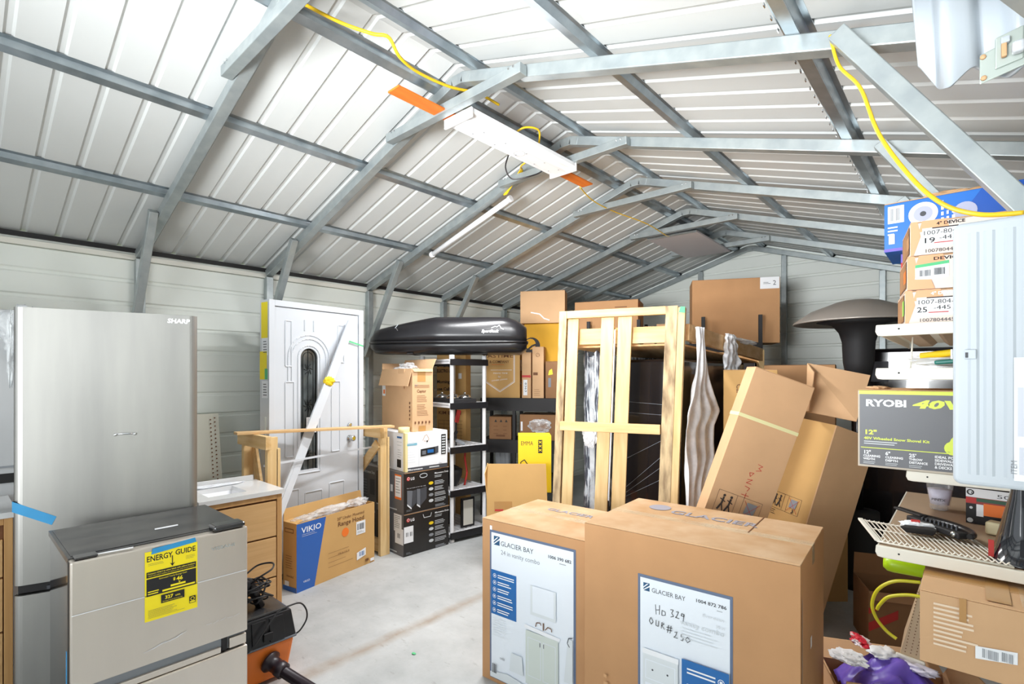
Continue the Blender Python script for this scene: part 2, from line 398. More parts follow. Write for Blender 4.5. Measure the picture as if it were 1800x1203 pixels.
# front header above the open bay, seen from nowhere inside but closes the gable
# purlins: hat channels running the length of the roof, sitting on the rafters
def hat(x, name='trim_purlin'):
    sl = SL if x < XC else -SRr; z = roof_z(x) + .029; mb = MB()
    prof = [(-.052,.030),(-.030,.030),(-.022,.0),(.022,.0),(.030,.030),(.052,.030),(.052,.032),(.0315,.032),(.0235,.003),(-.0235,.003),(-.0315,.032),(-.052,.032)]
    cs, sn = 1/math.sqrt(1+sl*sl), sl/math.sqrt(1+sl*sl)
    poly = [(x + a*cs - b*sn, z + a*sn + b*cs) for a, b in prof]
    mb.prism(poly, YF+.02, YB-.03, GALVD)
    for i in range(int((YB-YF)/.075)):
        y = YF + .1 + i*.075
        if 1.0 < y < 4.5 and x > -1.0: mb.box((x-.034, y, z+.002), (x-.031, y+.016, z+.012), CHROME)
    return struct(mb.build(name))
for i, x in enumerate((-2.22, -2.99, -3.76, -1.92, -1.19, -.43)): hat(x, 'trim_%d' % (i+1))
# frames: rafters with the bent ridge, posts, ridge ties, knee braces, ribs of the shell
T_ = .058
def tubebar(mb, p, q, w_=T_, h_=T_): return mb.bar(p, q, w_, h_, GALV)
for i, y in enumerate(TY + [YB-.04]):
    mb = MB()
    # rafter pair and bent ridge as one welded steel bow
    for s_, xe, sl in ((-1, XL, SL), (1, XR, SRr)):
        xs = XC + s_*.10
        tubebar(mb, (xe, y, roof_z(xe)-.0), (xs, y, roof_z(xs)))
    tubebar(mb, (XC-.105, y, roof_z(XC-.105)), (XC-.035, y, ZR-.012)); tubebar(mb, (XC+.105, y, roof_z(XC+.105)), (XC+.035, y, ZR-.012))
    tubebar(mb, (XC-.045, y, ZR-.014), (XC+.045, y, ZR-.014))
    struct(mb.build('trim_%d' % (10+i), bevel=.004))
    mb = MB(); mb.bar((XL, y, 0), (XL, y, roof_z(XL)-.03), T_, T_, GALV, up=(0,1,0)); struct(mb.build('trim_%d' % (20+i), bevel=.004))
    mb = MB(); mb.bar((XR, y, 0), (XR, y, roof_z(XR)-.03), T_, T_, GALV, up=(0,1,0)); struct(mb.build('trim_%d' % (30+i), bevel=.004))
    if i < 9:
        zt = ZR - SL*.53 + .0
        mb = MB(); tubebar(mb, (XC-.58, y-.058, roof_z(XC-.58)+.005), (XC+.50, y-.058, roof_z(XC-.58)+.005), .05, .05)
        for sx in (-.52, -.49, .43, .46): mb.box((XC+sx-.004, y-.09, zt-.0), (XC+sx+.004, y-.083, zt+.012), CHROME)
        struct(mb.build('trim_%d' % (40+i), bevel=.003))
        for j, (xa, xb, zb) in enumerate(((XL+.60, XL+.03, 1.74), (XR-.68, XR-.03, 1.60))):
            mb = MB(); tubebar(mb, (xa, y-.057, roof_z(xa)), (xb, y-.057, zb), .05, .05)
            struct(mb.build('trim_%d' % (50+i*2+j), bevel=.003))
mb = MB(); mb.bar((XL-.02, YF, roof_z(XL)-.02), (XL-.02, YB, roof_z(XL)-.02), .02, .035, OFFWH); mb.bar((XL-.02, YF, roof_z(XL)+.03), (XL-.02, YB, roof_z(XL)+.03), .03, .03, MATBLK); struct(mb.build('trim_70'))
mb = MB(); tubebar(mb, (XR, YF, roof_z(XR)-.06), (XR, YB, roof_z(XR)-.06), .05, .05); struct(mb.build('trim_71'))
for i, x in enumerate((-3.62, -2.69, -1.67, -.70)):
    mb = MB(); mb.bar((x, YB-.035, 0), (x, YB-.035, roof_z(x)-.03), T_, .05, GALV, up=(0,1,0)); struct(mb.build('trim_%d' % (80+i), bevel=.004))

# ------------------------------------------------------------------ left side: appliances and vanities
def tall_fridge():
    W_, D_, Hh = .637, .52, 1.83
    t = thing('refrigerator', 'tall stainless steel refrigerator standing behind the lower one, small dent mid door', 'refrigerator', (-2.888, .191, 0), 74)
    CASE = mat('fridge_side_grey', (96, 98, 102), .4)
    mb = MB(); mb.box((.006, .075, .03), (W_-.006, D_, Hh-.012), CASE); mb.build('cabinet', t, bevel=.006)
    def door(z0, z1):
        m_ = MB(); r = .030; poly = [(0, .07), (0, r*.6)]
        for i in range(7): a = PI + PI/2*i/6; poly.append((r+r*math.cos(a), r*.8+r*.8*math.sin(a)))
        for i in range(7): a = -PI/2 + PI/2*i/6; poly.append((W_-r+r*math.cos(a), r*.8+r*.8*math.sin(a)))
        poly += [(W_, .07)]; m_.prism(poly, z0, z1, STEEL, 'z'); return m_
    d = door(.690, Hh).build('door', t, bevel=.003)
    p = Print((0,0,0), (1,0,0), (0,0,1)); p.text('SHARP', .520, 1.792, .028, WHITE, width=.088, bold=.03, shear=.1); p.build('brand_badge', d)
    q = MB(); q.tube([(.335, -.001, 1.290), (.345, -.010, 1.292), (.385, -.010, 1.292), (.395, -.001, 1.290)], .0035, CHROME); 
    q.lathe([(.004, 0), (.006, .004), (.003, .006)], (.33, .0, 1.289), CHROME, 12, Vector((0,-1,0))); q.lathe([(.004, 0), (.006, .004), (.003, .006)], (.40, .0, 1.289), CHROME, 12, Vector((0,-1,0))); q.build('dent_highlight_clip', d)  # chrome clip built in as the white highlight of the dent
    door(.06, .648).build('freezer_drawer', t, bevel=.003)
    m_ = MB(); m_.box((.01, .03, .650), (W_-.01, .074, .688), MATBLK); m_.box((.10, .022, .652), (.28, .03, .668), DKGREY); m_.build('handle_recess', t)
    for x in (.06, W_-.06):
        m_ = MB(); m_.lathe([(.02, 0), (.02, .03)], (x, .13, 0), MATBLK, 14); m_.build('foot', t)
    m_ = MB(); m_.box((.02, .08, Hh-.012), (.10, .16, Hh+.008), MATBLK); m_.build('hinge_cover', t, bevel=.004)
    m_ = MB(); m_.flat = True
    m_.face([(-.0015, .0, 1.038), (.135, -.0015, .958), (.120, -.0015, .925), (-.0015, .0, .995)], BTAPE); m_.face([(-.0015, .0, 1.038), (-.0015, .0, .995), (-.0015, .12, .985), (-.0015, .12, 1.022)], BTAPE)
    m_.build('blue_masking_tape', t, solid=.0006)
    crumple('plastic_wrap', t, (-.012, .03, 1.66), (.010, .02, .14), FILM, 3)
    return t
tall_fridge()

def small_fridge():
    W_, D_, Hh = .553, .505, .939
    t = thing('refrigerator', 'low two-door refrigerator with a yellow energy label, nearest the camera', 'refrigerator', (-2.194, .28, 0), 90)
    mb = MB(); mb.box((.004, .055, .02), (W_-.004, D_, Hh-.022), GLOSSBLK); mb.build('cabinet', t, bevel=.004)
    mb = MB(); mb.box((.0, .045, Hh-.022), (W_, D_+.003, Hh-.002), DUSTBLK); mb.box((.02, .012, Hh-.021), (W_-.02, .045, Hh-.008), SATBLK)
    mb.box((.01, .066, Hh-.002), (W_-.01, D_-.01, Hh), DUSTBLK); mb.build('top_panel', t, bevel=.003)
    def door(z0, z1):
        m_ = MB(); m_.box((0, 0, z0), (W_, .048, z1), STEEL2); return m_
    d = door(.510, .934).build('door', t, bevel=.006)
    e = MB(); e.box((-.0006, .012, .515), (-.0001, .048, .93), BLACK); e.build('door_edge', d)
    l = Print((0,0,0), (1,0,0), (0,0,1))
    l.rect(.203, .666, .370, .916, YEL)
    x0 = .203; l.text('ENERGY', .208, .880, .028, BLACK, width=.080, bold=.02); l.text('GUIDE', .297, .884, .027, BLACK, width=.066, bold=.02)
    l.line(.288, .885, .288, .852, .003, BLACK); l.poly([(.280,.860),(.288,.846),(.296,.860),(.288,.855)], BLACK)
    l.rect(.208, .822, .365, .843, BLACK); l.text('Compare ONLY to other labels with yellow numbers', .211, .834, .0065, YEL, width=.150, bold=.02); l.text('Labels with yellow numbers are based on the same test procedures.', .213, .8265, .0055, YEL, width=.145)
    l.rect(.208, .756, .365, .818, BLACK); l.text('Estimated Yearly Energy Cost', .246, .809, .0075, YEL, width=.088); l.text('$', .290, .793, .014, YEL, bold=.03); l.text('46', .301, .789, .020, YEL, bold=.03)
    l.rect(.282, .772, .330, .779, YEL); l.rect(.256, .761, .361, .7675, YEL); l.rect(.212, .770, .245, .7735, YEL); l.rect(.212, .762, .243, .7655, YEL); l.poly([(.306,.785),(.310,.780),(.314,.785)], YEL)
    l.rect(.252, .720, .326, .750, BLACK); l.text('327', .264, .732, .017, YEL, bold=.03); l.text('kWh', .297, .733, .008, YEL, bold=.02); l.text('Estimated Yearly Electricity Use', .257, .7235, .0055, YEL, width=.062)
    l.rect(.342, .690, .363, .716, BLACK); l.rect(.344, .692, .361, .698, YEL); l.disc(.3525, .706, .007, YEL); l.disc(.3525, .706, .005, BLACK)
    l.lines(.212, .705, .330, 7, .0045, .0009, DKGREY, 4); l.lines(.212, .872, .265, 2, .005, .0009, DKGREY, 5); l.lines(.330, .872, .362, 3, .005, .0009, DKGREY, 6)
    l.build('energy_label', d)
    l = Print((0,0,0), (1,0,0), (0,0,1)); l.k = 3
    l.poly([(.222, .905), (.366, .917), (.362, .934), (.226, .925)], BTAPE); l.build('blue_masking_tape', d)
    l = Print((0,0,0), (1,0,0), (0,0,1)); l.text('VISSANI', .418, .868, .017, CHROME, width=.085, bold=.02); l.build('brand_badge', d)
    l = Print((0,0,0), (1,0,0), (0,0,1)); l.rect(.003, .757, .549, .7595, WHITE)
    rr = random.Random(4)
    for i in range(9): a = .20+i*.013; l.line(a, .560+i*.0022+rr.uniform(-.003,.003), a+.03, .566+i*.0022+rr.uniform(-.002,.006), .0012, WHITE)
    for i in range(5): a = .40+i*.025; l.line(a, .585+rr.uniform(-.004,.004), a+.02, .590+rr.uniform(-.004,.004), .001, WHITE)
    l.build('protective_film_edge', d)
    door(.02, .452).build('freezer_door', t, bevel=.006)
    m_ = MB(); m_.box((.004, .020, .455), (W_-.004, .052, .507), MIDGREY); m_.box((.46, .012, .455), (.48, .022, .507), MATBLK); m_.box((.004, .004, .455), (.455, .018, .478), STEEL2); m_.box((.485, .004, .46), (W_-.004, .018, .50), STEEL2)
    m_.build('handle_recess', t, bevel=.003)
    m_ = MB(); m_.box((.430, .0, Hh-.003), (.545, .075, Hh+.018), GLOSSBLK); m_.build('hinge_cover', t, bevel=.009, seg=3)
    m_ = MB(); m_.box((.013, .01, Hh-.003), (.075, .06, Hh+.003), GLOSSBLK); m_.build('hinge_cap', t, bevel=.003)
    m_ = MB(); m_.flat = True; m_.face([(.05,.02,Hh+.0012),(.17,.004,Hh+.0012),(.175,.022,Hh+.0015),(.06,.03,Hh+.0012)], FILM2); m_.face([(.28,.2,Hh+.001),(.36,.2,Hh+.001),(.365,.222,Hh+.001),(.285,.222,Hh+.001)], FILM2); m_.build('film_scrap', t)
    m_ = MB(); m_.box((-.0012, .06, .30), (0, .075, .62), BTAPE); m_.build('blue_masking_tape', t)
    for x in (.05, W_-.05):
        m_ = MB(); m_.lathe([(.018, 0), (.018, .02)], (x, .1, 0), MATBLK, 12); m_.build('foot', t)
small_fridge()

def vanity(label, loc, yaw, W_, D_, Hh, zs, sink=True, splash=True):
    t = thing('bathroom_vanity', label, 'vanity', loc, yaw); mb = MB()
    mb.box((0, .02, .0), (.026, D_, Hh-.028), OAKE); mb.box((W_-.026, .02, .0), (W_, D_, Hh-.028), OAKE); mb.box((.026, D_-.02, .08), (W_-.026, D_, Hh-.03), OAKE); mb.box((.026, .03, .08), (W_-.026, D_-.02, .10), OAKE)
    mb.box((0, 0, .0), (.030, .02, Hh-.028), OAKE); mb.box((W_-.030, 0, 0), (W_, .02, Hh-.028), OAKE); mb.box((.030, 0, Hh-.058), (W_-.030, .02, Hh-.028), OAKE); mb.box((.030, .022, .08), (W_-.030, .03, Hh-.058), BRN)
    mb.build('cabinet_frame', t, bevel=.002)
    for a, b in zip(zs, zs[1:]):
        m_ = MB(); m_.box((.034, .002, a+.005), (W_-.034, .021, b-.005), OAK); m_.build('drawer', t, bevel=.002)
    q = mat('quartz_top', (222, 222, 222), .15, var=.05, scale=12); m_ = MB(); z0, z1 = Hh-.026, Hh
    if sink:
        a, b, c_, e = W_*.15, W_*.62, .09, D_-.10
        for bx in (((-.012,-.012,z0),(W_+.012,c_,z1)), ((-.012,e,z0),(W_+.012,D_,z1)), ((-.012,c_,z0),(a,e,z1)), ((b,c_,z0),(W_+.012,e,z1))): m_.box(bx[0], bx[1], q)
    else: m_.box((-.012,-.012,z0), (W_+.012, D_, z1), q)
    top = m_.build('countertop', t)
    if sink:
        m_ = MB(); BAS = mat('basin_white', (246, 246, 248), .15)
        m_.hexa([(a+.03,c_+.03,z0-.10),(b-.03,c_+.03,z0-.10),(b-.03,e-.03,z0-.10),(a+.03,e-.03,z0-.10),(a-.004,c_-.004,z0-.0),(b+.004,c_-.004,z0),(b+.004,e+.004,z0),(a-.004,e+.004,z0)], BAS)
        bm = m_.bm; bm.faces.ensure_lookup_table(); bmesh.ops.delete(bm, geom=[bm.faces[1]], context='FACES'); m_.build('basin', t, solid=.006)
    if splash:
        m_ = MB(); m_.box((0, D_-.016, Hh), (W_-.01, D_, Hh+.035), q); m_.build('backsplash', t, bevel=.002)
        crumple('protective_foam', t, (W_*.42, D_-.06, Hh+.008), (.16, .03, .008), FILM2, 5)
    return t
vanity('oak-front vanity with white sink top, three drawers, beside the white door', (-3.205, .965, 0), 90, .455, .43, .84, (.10, .30, .55, .775))
vanity('oak-front vanity with white top at the left edge, behind blue tape', (-3.30, -.44, 0), 90, .66, .46, .92, (.10, .37, .62, .80), sink=False, splash=False)
t = thing('wrapped_appliance', 'grey appliance in plastic wrap behind the vanity at the left edge', 'appliance', (-3.80, -.30, 0), 90)
mb = MB(); mb.box((0,0,0), (.70,.62,1.90), mat('pale_grey_enamel', (190, 192, 194), .3)); mb.build('cabinet', t, bevel=.01)
mb = MB(); mb.box((.0,-.004,.98), (.70,0,1.03), BLACK); mb.box((0,-.004,1.06), (.70,0,1.07), MIDGREY); mb.build('trim_band', t)
crumple('plastic_wrap', t, (.60, -.03, 1.78), (.09, .025, .13), FILM, 4)

# metal rack upright panel leaning against the wall
t = thing('perforated_panel', 'cream perforated steel panel standing against the left wall behind the sink', 'metal panel', (-4.40, 1.02, 0), 90)
mb = MB(); P_ = mat('cream_steel', (212, 210, 196), .45)
mb.hexa([(0,.02,0),(.26,.02,0),(.26,.04,0),(0,.04,0),(0,.02,1.26),(.22,.02,1.26),(.22,.04,1.26),(0,.04,1.26)], P_)
mb.hexa([(.262,.0,0),(.50,.0,0),(.50,.04,0),(.262,.04,0),(.222,.0,1.25),(.43,.0,1.25),(.43,.04,1.25),(.222,.04,1.25)], P_); pm = mb
p = Print((0,0,0), (1,0,0), (0,0,1)); p.mb = mb
for i in range(34):
    z = .15 + i*.032; x = .42 - (z-.4)*.02
    p.disc(x-.035+(1.25-z)*.03, z, .006, BRN, 8); p.disc(x-.005+(1.25-z)*.03, z+.012, .006, BRN, 8)
mb.build('sheet', t)

def sawhorse(label, X0, X1, Y_, Ht, diag):
    t = thing('sawhorse', label, 'sawhorse', (X0, Y_, 0)); L_ = X1-X0
    mb = MB(); mb.box((-.04, -.022, Ht-.09), (L_+.045, .016, Ht), PINEX); mb.build('top_rail', t, bevel=.002)
    for x, s_ in ((0, -1), (L_, 1)):
        mb = MB(); mb.bar((x, .035, 0), (x, .035, Ht-.01), .038, .07, PINE, up=(0,1,0)); mb.build('leg', t, bevel=.002)
        mb = MB(); mb.bar((x-.30*s_ if s_<0 else x+.0, .075, 0) if diag == 0 else (x, .078, 0), (x, .075, Ht-.09), .038, .028, PINE, up=(0,1,0)); mb.build('leg', t, bevel=.002)
    mb = MB()
    if diag == 0: mb.bar((.02, .075, Ht-.10), (L_*.75, .075, .25), .07, .02, PINEX, up=(0,1,0))
    else: mb.bar((L_-.01, -.01, Ht-.14), (L_-.42, -.01, Ht-.52), .08, .02, PINEX, up=(0,1,0))
    mb.build('brace', t, bevel=.002)
    mb = MB(); mb.box((.02, .02, .02), (L_-.02, .05, .13), PINEX) if diag else mb.box((.02, .02, .30), (L_-.02, .05, .36), PINEX); mb.build('stretcher', t, bevel=.002)
sawhorse('pine sawhorse beside the sink vanity, left end of the loose board', -3.98, -3.57, 1.475, 1.135, 0)
sawhorse('pine sawhorse in front of the microwave cartons, right end of the loose board', -4.20, -3.765, 2.50, 1.105, 1)
mb = MB(); mb.hexa([(-3.83,1.36,1.139),(-3.74,1.35,1.139),(-3.60,2.54,1.110),(-3.69,2.56,1.110),(-3.83,1.36,1.157),(-3.74,1.35,1.157),(-3.60,2.54,1.128),(-3.69,2.56,1.128)], PLANK)
tag(mb.build('board', bevel=.002), 'thin bare board laid across two sawhorses before the white door', 'board')

def white_door():
    W_, Hh = .852, 2.118; t = thing('entry_door', 'white prehung panelled door with arched glass, standing upright in its frame', 'door', (-3.87, 1.62, 0), 96)
    mb = MB()
    mb.box((0,0,0), (.045,.13,Hh), WPAINT); mb.box((W_-.045,0,0), (W_,.13,Hh), WPAINT); mb.box((.045,0,Hh-.045), (W_-.045,.13,Hh), WPAINT); mb.box((.045,0,0), (W_-.045,.13,.03), MIDGREY)
    jm = mb.build('door_frame', t, bevel=.002)
    x0, x1, z0, z1, y0 = .050, W_-.050, .034, Hh-.050, .014
    # slab with an arched opening, built as columns left and right of the glass plus an arch piece
    gx0, gx1, gz0, gz1 = .262, .412, .80, 1.765; r = (gx1-gx0)/2; cx = (gx0+gx1)/2
    mb = MB()
    for a, b in (((x0,z0),(gx0,z1)), ((gx1,z0),(x1,z1)), ((gx0,z0),(gx1,gz0)), ((gx0,gz1),(gx1,z1))):
        mb.box((a[0],y0,a[1]), (b[0],y0+.044,b[1]), WPAINT)
    n = 10
    for sgn in (-1, 1):
        arc = [(cx+sgn*r*math.cos(PI/2*i/n), gz1-r+r*math.sin(PI/2*i/n)) for i in range(n+1)]
        poly = arc + [(cx+sgn*r, gz1)]
        mb.prism(poly if sgn < 0 else poly[::-1], y0, y0+.044, WPAINT)
    s = mb.build('door_slab', t)
    # raised mouldings
    def mould(pts, name='moulding'):
        m_ = MB()
        for a, b in zip(pts, pts[1:]): m_.bar((a[0], y0-.001, a[1]), (b[0], y0-.001, b[1]), .010, .012, WPAINT, up=(0,1,0))
        m_.build(name, s, bevel=.004)
    def rectm(a, b, c_, d): mould([(a,b),(c_,b),(c_,d),(a,d),(a,b)])
    arc = [(cx-(r+.022)*math.cos(PI*i/14), gz1-r+(r+.022)*math.sin(PI*i/14)) for i in range(15)]
    mould([(gx0-.022, gz0-.022)]+arc+[(gx1+.022, gz0-.022), (gx0-.022, gz0-.022)], 'glass_frame')
    rectm(.135, 1.62, .185, 1.97); rectm(.135, .92, .205, 1.50); rectm(.13, .16, .245, .66); rectm(.30, .16, .45, .62); rectm(.52, .16, .66, .66); rectm(.54, .92, .62, 1.50); rectm(.60, 1.66, .66, 1.97)
    for dx in (.075, .105): mould([(cx-r-dx, 1.50), (cx-r-dx, gz1-r)] + [(cx-(r+dx)*math.cos(PI*i/14), gz1-r+(r+dx)*math.sin(PI*i/14)) for i in range(1,14)] + [(cx+r+dx, gz1-r), (cx+r+dx, 1.50)])
    mould([(cx-.04, 1.90), (cx-.04, 1.99)]); mould([(cx+.04, 1.90), (cx+.04, 1.99)])
    G = mat('leaded_glass', (92, 98, 98), .12, rgb2=(40, 44, 44), scale=14, stretch=(1,1,.5), detail=5, coat=.5); LEAD = mat('lead_came', (40, 42, 42), .4, .6)
    m_ = MB(); m_.box((gx0+.001,y0+.020,gz0+.001), (gx1-.001,y0+.026,gz1-.002), G); gl = m_.build('glass_pane', t)
    m_ = MB()
    def came(pts, r_=.0028):
        m_.tube([(a, y0+.016, b) for a, b in pts], r_, LEAD, 6)
    came([(gx0+.006, gz0), (gx0+.006, gz1-r)] + [(cx-(r-.006)*math.cos(PI*i/12), gz1-r+(r-.006)*math.sin(PI*i/12)) for i in range(1,12)] + [(gx1-.006, gz1-r), (gx1-.006, gz0)], .004)
    came([(gx0+.03, gz0), (gx0+.03, gz1-r)] + [(cx-(r-.03)*math.cos(PI*i/12), gz1-r+(r-.03)*math.sin(PI*i/12)) for i in range(1,12)] + [(gx1-.03, gz1-r), (gx1-.03, gz0)], .002)
    for zc, rr in ((1.60, .035), (1.31, .04), (.92, .035)):
        for k in range(8):
            a = 2*PI*k/8; came([(cx, zc), (cx+rr*.5*math.cos(a+.4), zc+rr*.7*math.sin(a+.4)), (cx+rr*math.cos(a), zc+rr*1.6*math.sin(a))], .0022)
    came([(cx, gz0), (cx, gz1-.01)], .002)
    m_.build('leaded_pattern', t)
    p = Print((0, y0+.012, 0), (1,0,0), (0,0,1)); p.rect(.318, 1.09, .405, 1.215, WHITE); p.lines(.325, 1.20, .398, 6, .013, .003, MIDGREY, 3); p.rect(.322, 1.10, .40, 1.108, BLACK); p.build('glass_sticker', t)
    for zc, nm in ((1.125, 'deadbolt'), (1.015, 'door_knob')):
        m_ = MB(); m_.lathe([(.026, 0), (.026, .008), (.012, .012), (.012, .03), (.024, .04), (.026, .055), (.015, .064)] if nm == 'door_knob' else [(.020, 0), (.020, .012), (.012, .016)], (.715, y0, zc), CHROME, 20, Vector((0,-1,0))); m_.build(nm, t)
    p = Print((0,.13,0), (0,-1,0), (0,0,1)); p.rect(.02, 1.83, .11, 2.10, YEL); p.rect(.03, 1.70, .12, 1.83, WHITE); p.rect(.0, 1.52, .10, 1.73, YEL); p.rect(.07, 1.52, .11, 1.60, GRN); p.rect(.03, 1.38, .12, 1.51, WHITE); p.lines(.05, 1.80, .11, 5, .02, .006, DKGREY, 3); p.lines(.05, 1.48, .11, 5, .02, .006, DKGREY, 3)
    p.build('jamb_sticker', t)
    m_ = MB(); m_.box((-.003, .03, 1.02), (0, .06, 1.24), CHROME); m_.build('strike_plate', t, bevel=.002)
    p = Print((0,0,0), (1,0,0), (0,0,1)); p.poly([(.70,1.835),(.85,1.80),(.85,1.812),(.70,1.848)], GRN); p.build('green_tape', t)
white_door()
mb = MB(); mb.bar((-3.915, 2.325, 2.0), (-3.535, 1.30, .02), .075, .018, WPAINT, up=(1,.3,.3)); tb_ = tag(mb.build('trim_board', bevel=.002), 'wide white trim board leaning diagonally across the white door', 'trim board'); crumple('yellow_tape', tb_, (-3.805, 2.06, 1.505), (.012, .045, .032), YELCB, 8)
mb = MB(); mb.bar((-3.72, 1.80, .98), (-3.50, 1.28, .012), .035, .016, WPAINT, up=(1,.3,.3)); tag(mb.build('trim_board', bevel=.002), 'short narrow white strip beside the wide diagonal one, under the board', 'trim board')
mb = MB(); mb.bar((-3.60, 1.47, .93), (-3.86, 2.52, .93), .008, .014, WPAINT); tag(mb.build('trim_strip'), 'thin white strip running level across the lower part of the white door', 'trim board')

# range hood carton
def hood_box():
    W_, D_, Hh = .741, .150, .492
    t = open_carton('range_hood_carton', 'flat brown range hood box with a blue panel, open top, on the floor', (-3.56, 1.68, 0), 100.8, (W_, D_, Hh), CBY, flaps=(None, 8, -80, None), fl=(.05, .085, .06, .08))
    t['category'] = 'box'
    p = on_front(W_, D_, Hh); p.poly([(.0,.0),(.150,.0),(.253,.488),(.0,.488)], BLUE2)
    p.text('VIKIO', .040, .415, .058, WHITE, width=.170, bold=.01); p.lines(.045, .402, .20, 2, .012, .002, LTGREY, 3); p.text('VIKIO', .055, .055, .022, WHITE, width=.055)
    p.text('30" Under Mounted', .355, .428, .034, BRN, width=.27); p.text('Range Hood', .362, .382, .048, BRN, width=.26, bold=.01)
    p.disc(.435, .322, .034, ORG, 24); p.rect(.545, .268, .640, .372, WHITE); p.bars(.555, .305, .628, .355, 12, DKGREY); p.lines(.555, .292, .63, 2, .01, .002, DKGREY)
    p.poly([(.548,.065),(.642,.085),(.642,.145),(.548,.125)], WHITE); p.bars(.575, .09, .628, .125, 9, BLUE); p.lines(.27, .20, .52, 4, .035, .002, BRN, 9); p.text('FRAGILE', .36, .165, .02, BRN, width=.11)
    p.rect(.636, .03, .672, .05, BRN); p.rect(.69, .015, .73, .04, WHITE)
    p.build('printing', t)
    p = on_left(W_, D_, Hh); p.lines(.03, .25, .13, 6, .017, .003, BRN, 4); p.rect(.02, .42, .12, .45, BRN); p.rect(.025, .425, .115, .445, CBY); p.text('FRAGILE', .04, .10, .02, BRN, width=.08); p.rect(.0, .0, .15, .035, BLUE2); p.rect(.02, .035, .07, .07, WHITE); p.build('side_printing', t)
    crumple('plastic_bag', t, (.34, .075, Hh+.012), (.17, .05, .030), FILM, 6); crumple('plastic_bag', t, (.62, .07, Hh+.018), (.10, .045, .03), FILM, 7); crumple('plastic_bag', t, (.12, .075, Hh+.0), (.10, .05, .022), FILM, 8)
hood_box()

# microwave cartons
def microwave_box(label, loc, yaw, dims, pic):
    W_, D_, Hh = dims; t = carton('microwave_carton', label, loc, yaw, dims, BLKBOX, mat('black_box_lid', (96, 90, 84), .6), group=None)
    p = on_front(W_, D_, Hh); p.disc(.045, Hh-.055, .018, RED, 20); p.disc(.047, Hh-.053, .012, WHITE, 16); p.disc(.047, Hh-.053, .009, RED, 16); p.text('LG', .068, Hh-.068, .033, WHITE, bold=.03)
    p.text('Microwave Oven', .325, Hh-.050, .022, WHITE, width=.155, bold=.02); p.lines(.325, Hh-.068, .44, 2, .012, .004, LTGREY, 4)
    for k in range(4):
        z = Hh-.125-k*.052; p.disc(.285, z, .026, [YELCB, LTGREY, MIDGREY, LTGREY][k], 16, .014); p.lines(.325, z+.008, .46, 3, .013, .005, LTGREY, k+3)
    p.lines(.33, .02, .47, 2, .012, .008, MIDGREY, 3)
    if pic:
        p.poly([(.03,.085),(.075,.045),(.085,.19),(.03,.20)], GREYBOX); p.poly([(.085,.19),(.125,.195),(.125,.08),(.078,.045)], DKGREY)
        p.poly([(.13,.07),(.165,.045),(.165,.195),(.13,.20)], GREYBOX); p.poly([(.165,.045),(.235,.10),(.235,.205),(.165,.195)], DKGREY); p.text('The new look of over the range', .025, .213, .010, WHITE, width=.20)
        p.poly([(.030,.085),(.075,.045),(.075,.030),(.030,.070)], WHITE); p.poly([(.13,.07),(.165,.045),(.165,.03),(.13,.055)], WHITE)
    else:
        p.rect(.0, .115, .095, .255, WHITE); p.bars(.02, .17, .045, .205, 5, DKGREY); p.bars(.06, .17, .085, .205, 5, DKGREY)
    p.path([(.20+.04*math.cos(a), Hh-.045+.018*math.sin(a)) for a in [2*PI*i/16 for i in range(17)]] if pic else [(.195,Hh-.03),(.205,Hh-.062),(.275,Hh-.062),(.285,Hh-.03)], .006, LTGREY)
    p.lines(.02, .03, .08, 2, .01, .003, MIDGREY); p.rect(0, Hh-.006, W_, Hh-.001, CB); p.build('printing', t)
    p = on_left(W_, D_, Hh); p.rect(0, 0, D_, Hh, mat('box_side_grey', (104, 104, 108), .5)); D = D_
    if pic:
        p.rect(D-.135, Hh-.235, D-.035, Hh-.022, ORG); p.rect(D-.130, Hh-.215, D-.04, Hh-.035, WHITE); p.lines(D-.12, Hh-.06, D-.05, 6, .024, .006, MIDGREY, 2); p.rect(D-.20, Hh-.18, D-.165, Hh-.12, WHITE)
    else:
        p.rect(D-.15, Hh-.16, D-.03, Hh-.01, WHITE); p.lines(D-.14, Hh-.03, D-.05, 8, .016, .005, MIDGREY, 2); p.rect(D-.13, .10, D-.0, .235, WHITE); p.bars(D-.09, .15, D-.05, .19, 6, DKGREY)
    p.rect(D-.22, 0, D-.205, Hh, MIDGREY); p.rect(.27, .03, D-.24, Hh-.03, BLKBOX); p.rect(.27, .02, D-.1, .03, LTGREY)
    p.text('LG Microwave Oven', .02, Hh-.07, .04, LTGREY, width=.22, bold=.02); p.text('LG', .02, Hh-.10, .025, RED); p.lines(.03, Hh-.14, .12, 7, .026, .008, MIDGREY, 5); p.rect(.16, Hh-.26, .24, Hh-.12, DKGREY)
    p.build('side_printing', t); return t
microwave_box('black microwave carton on the floor, lowest of its stack', (-3.584, 2.62, 0), 87, (.482, .70, .362), False)
microwave_box('black microwave carton in the middle of its stack, orange side sticker', (-3.588, 2.625, .363), 88, (.484, .70, .352), True)
t = carton('microwave_carton', 'white appliance carton with a black microwave picture, above two black ones', (-3.60, 2.65, .717), 84, (.435, .50, .335), WHITE, WHITE); W_, D_, Hh = .435, .50, .335
p = on_front(W_, D_, Hh); p.rect(.0, .0, W_, .035, DKGREY); p.text('Microwave', .02, .010, .02, WHITE, width=.15, bold=.03); p.lines(.24, .012, .40, 1, .01, .01, LTGREY); p.rect(.015, .225, .115, .245, mat('teal_ink', (120, 176, 196), .6)); p.lines(.015, .27, .11, 3, .016, .003, LTGREY, 3); p.lines(.015, .19, .10, 6, .022, .002, LTGREY, 5)
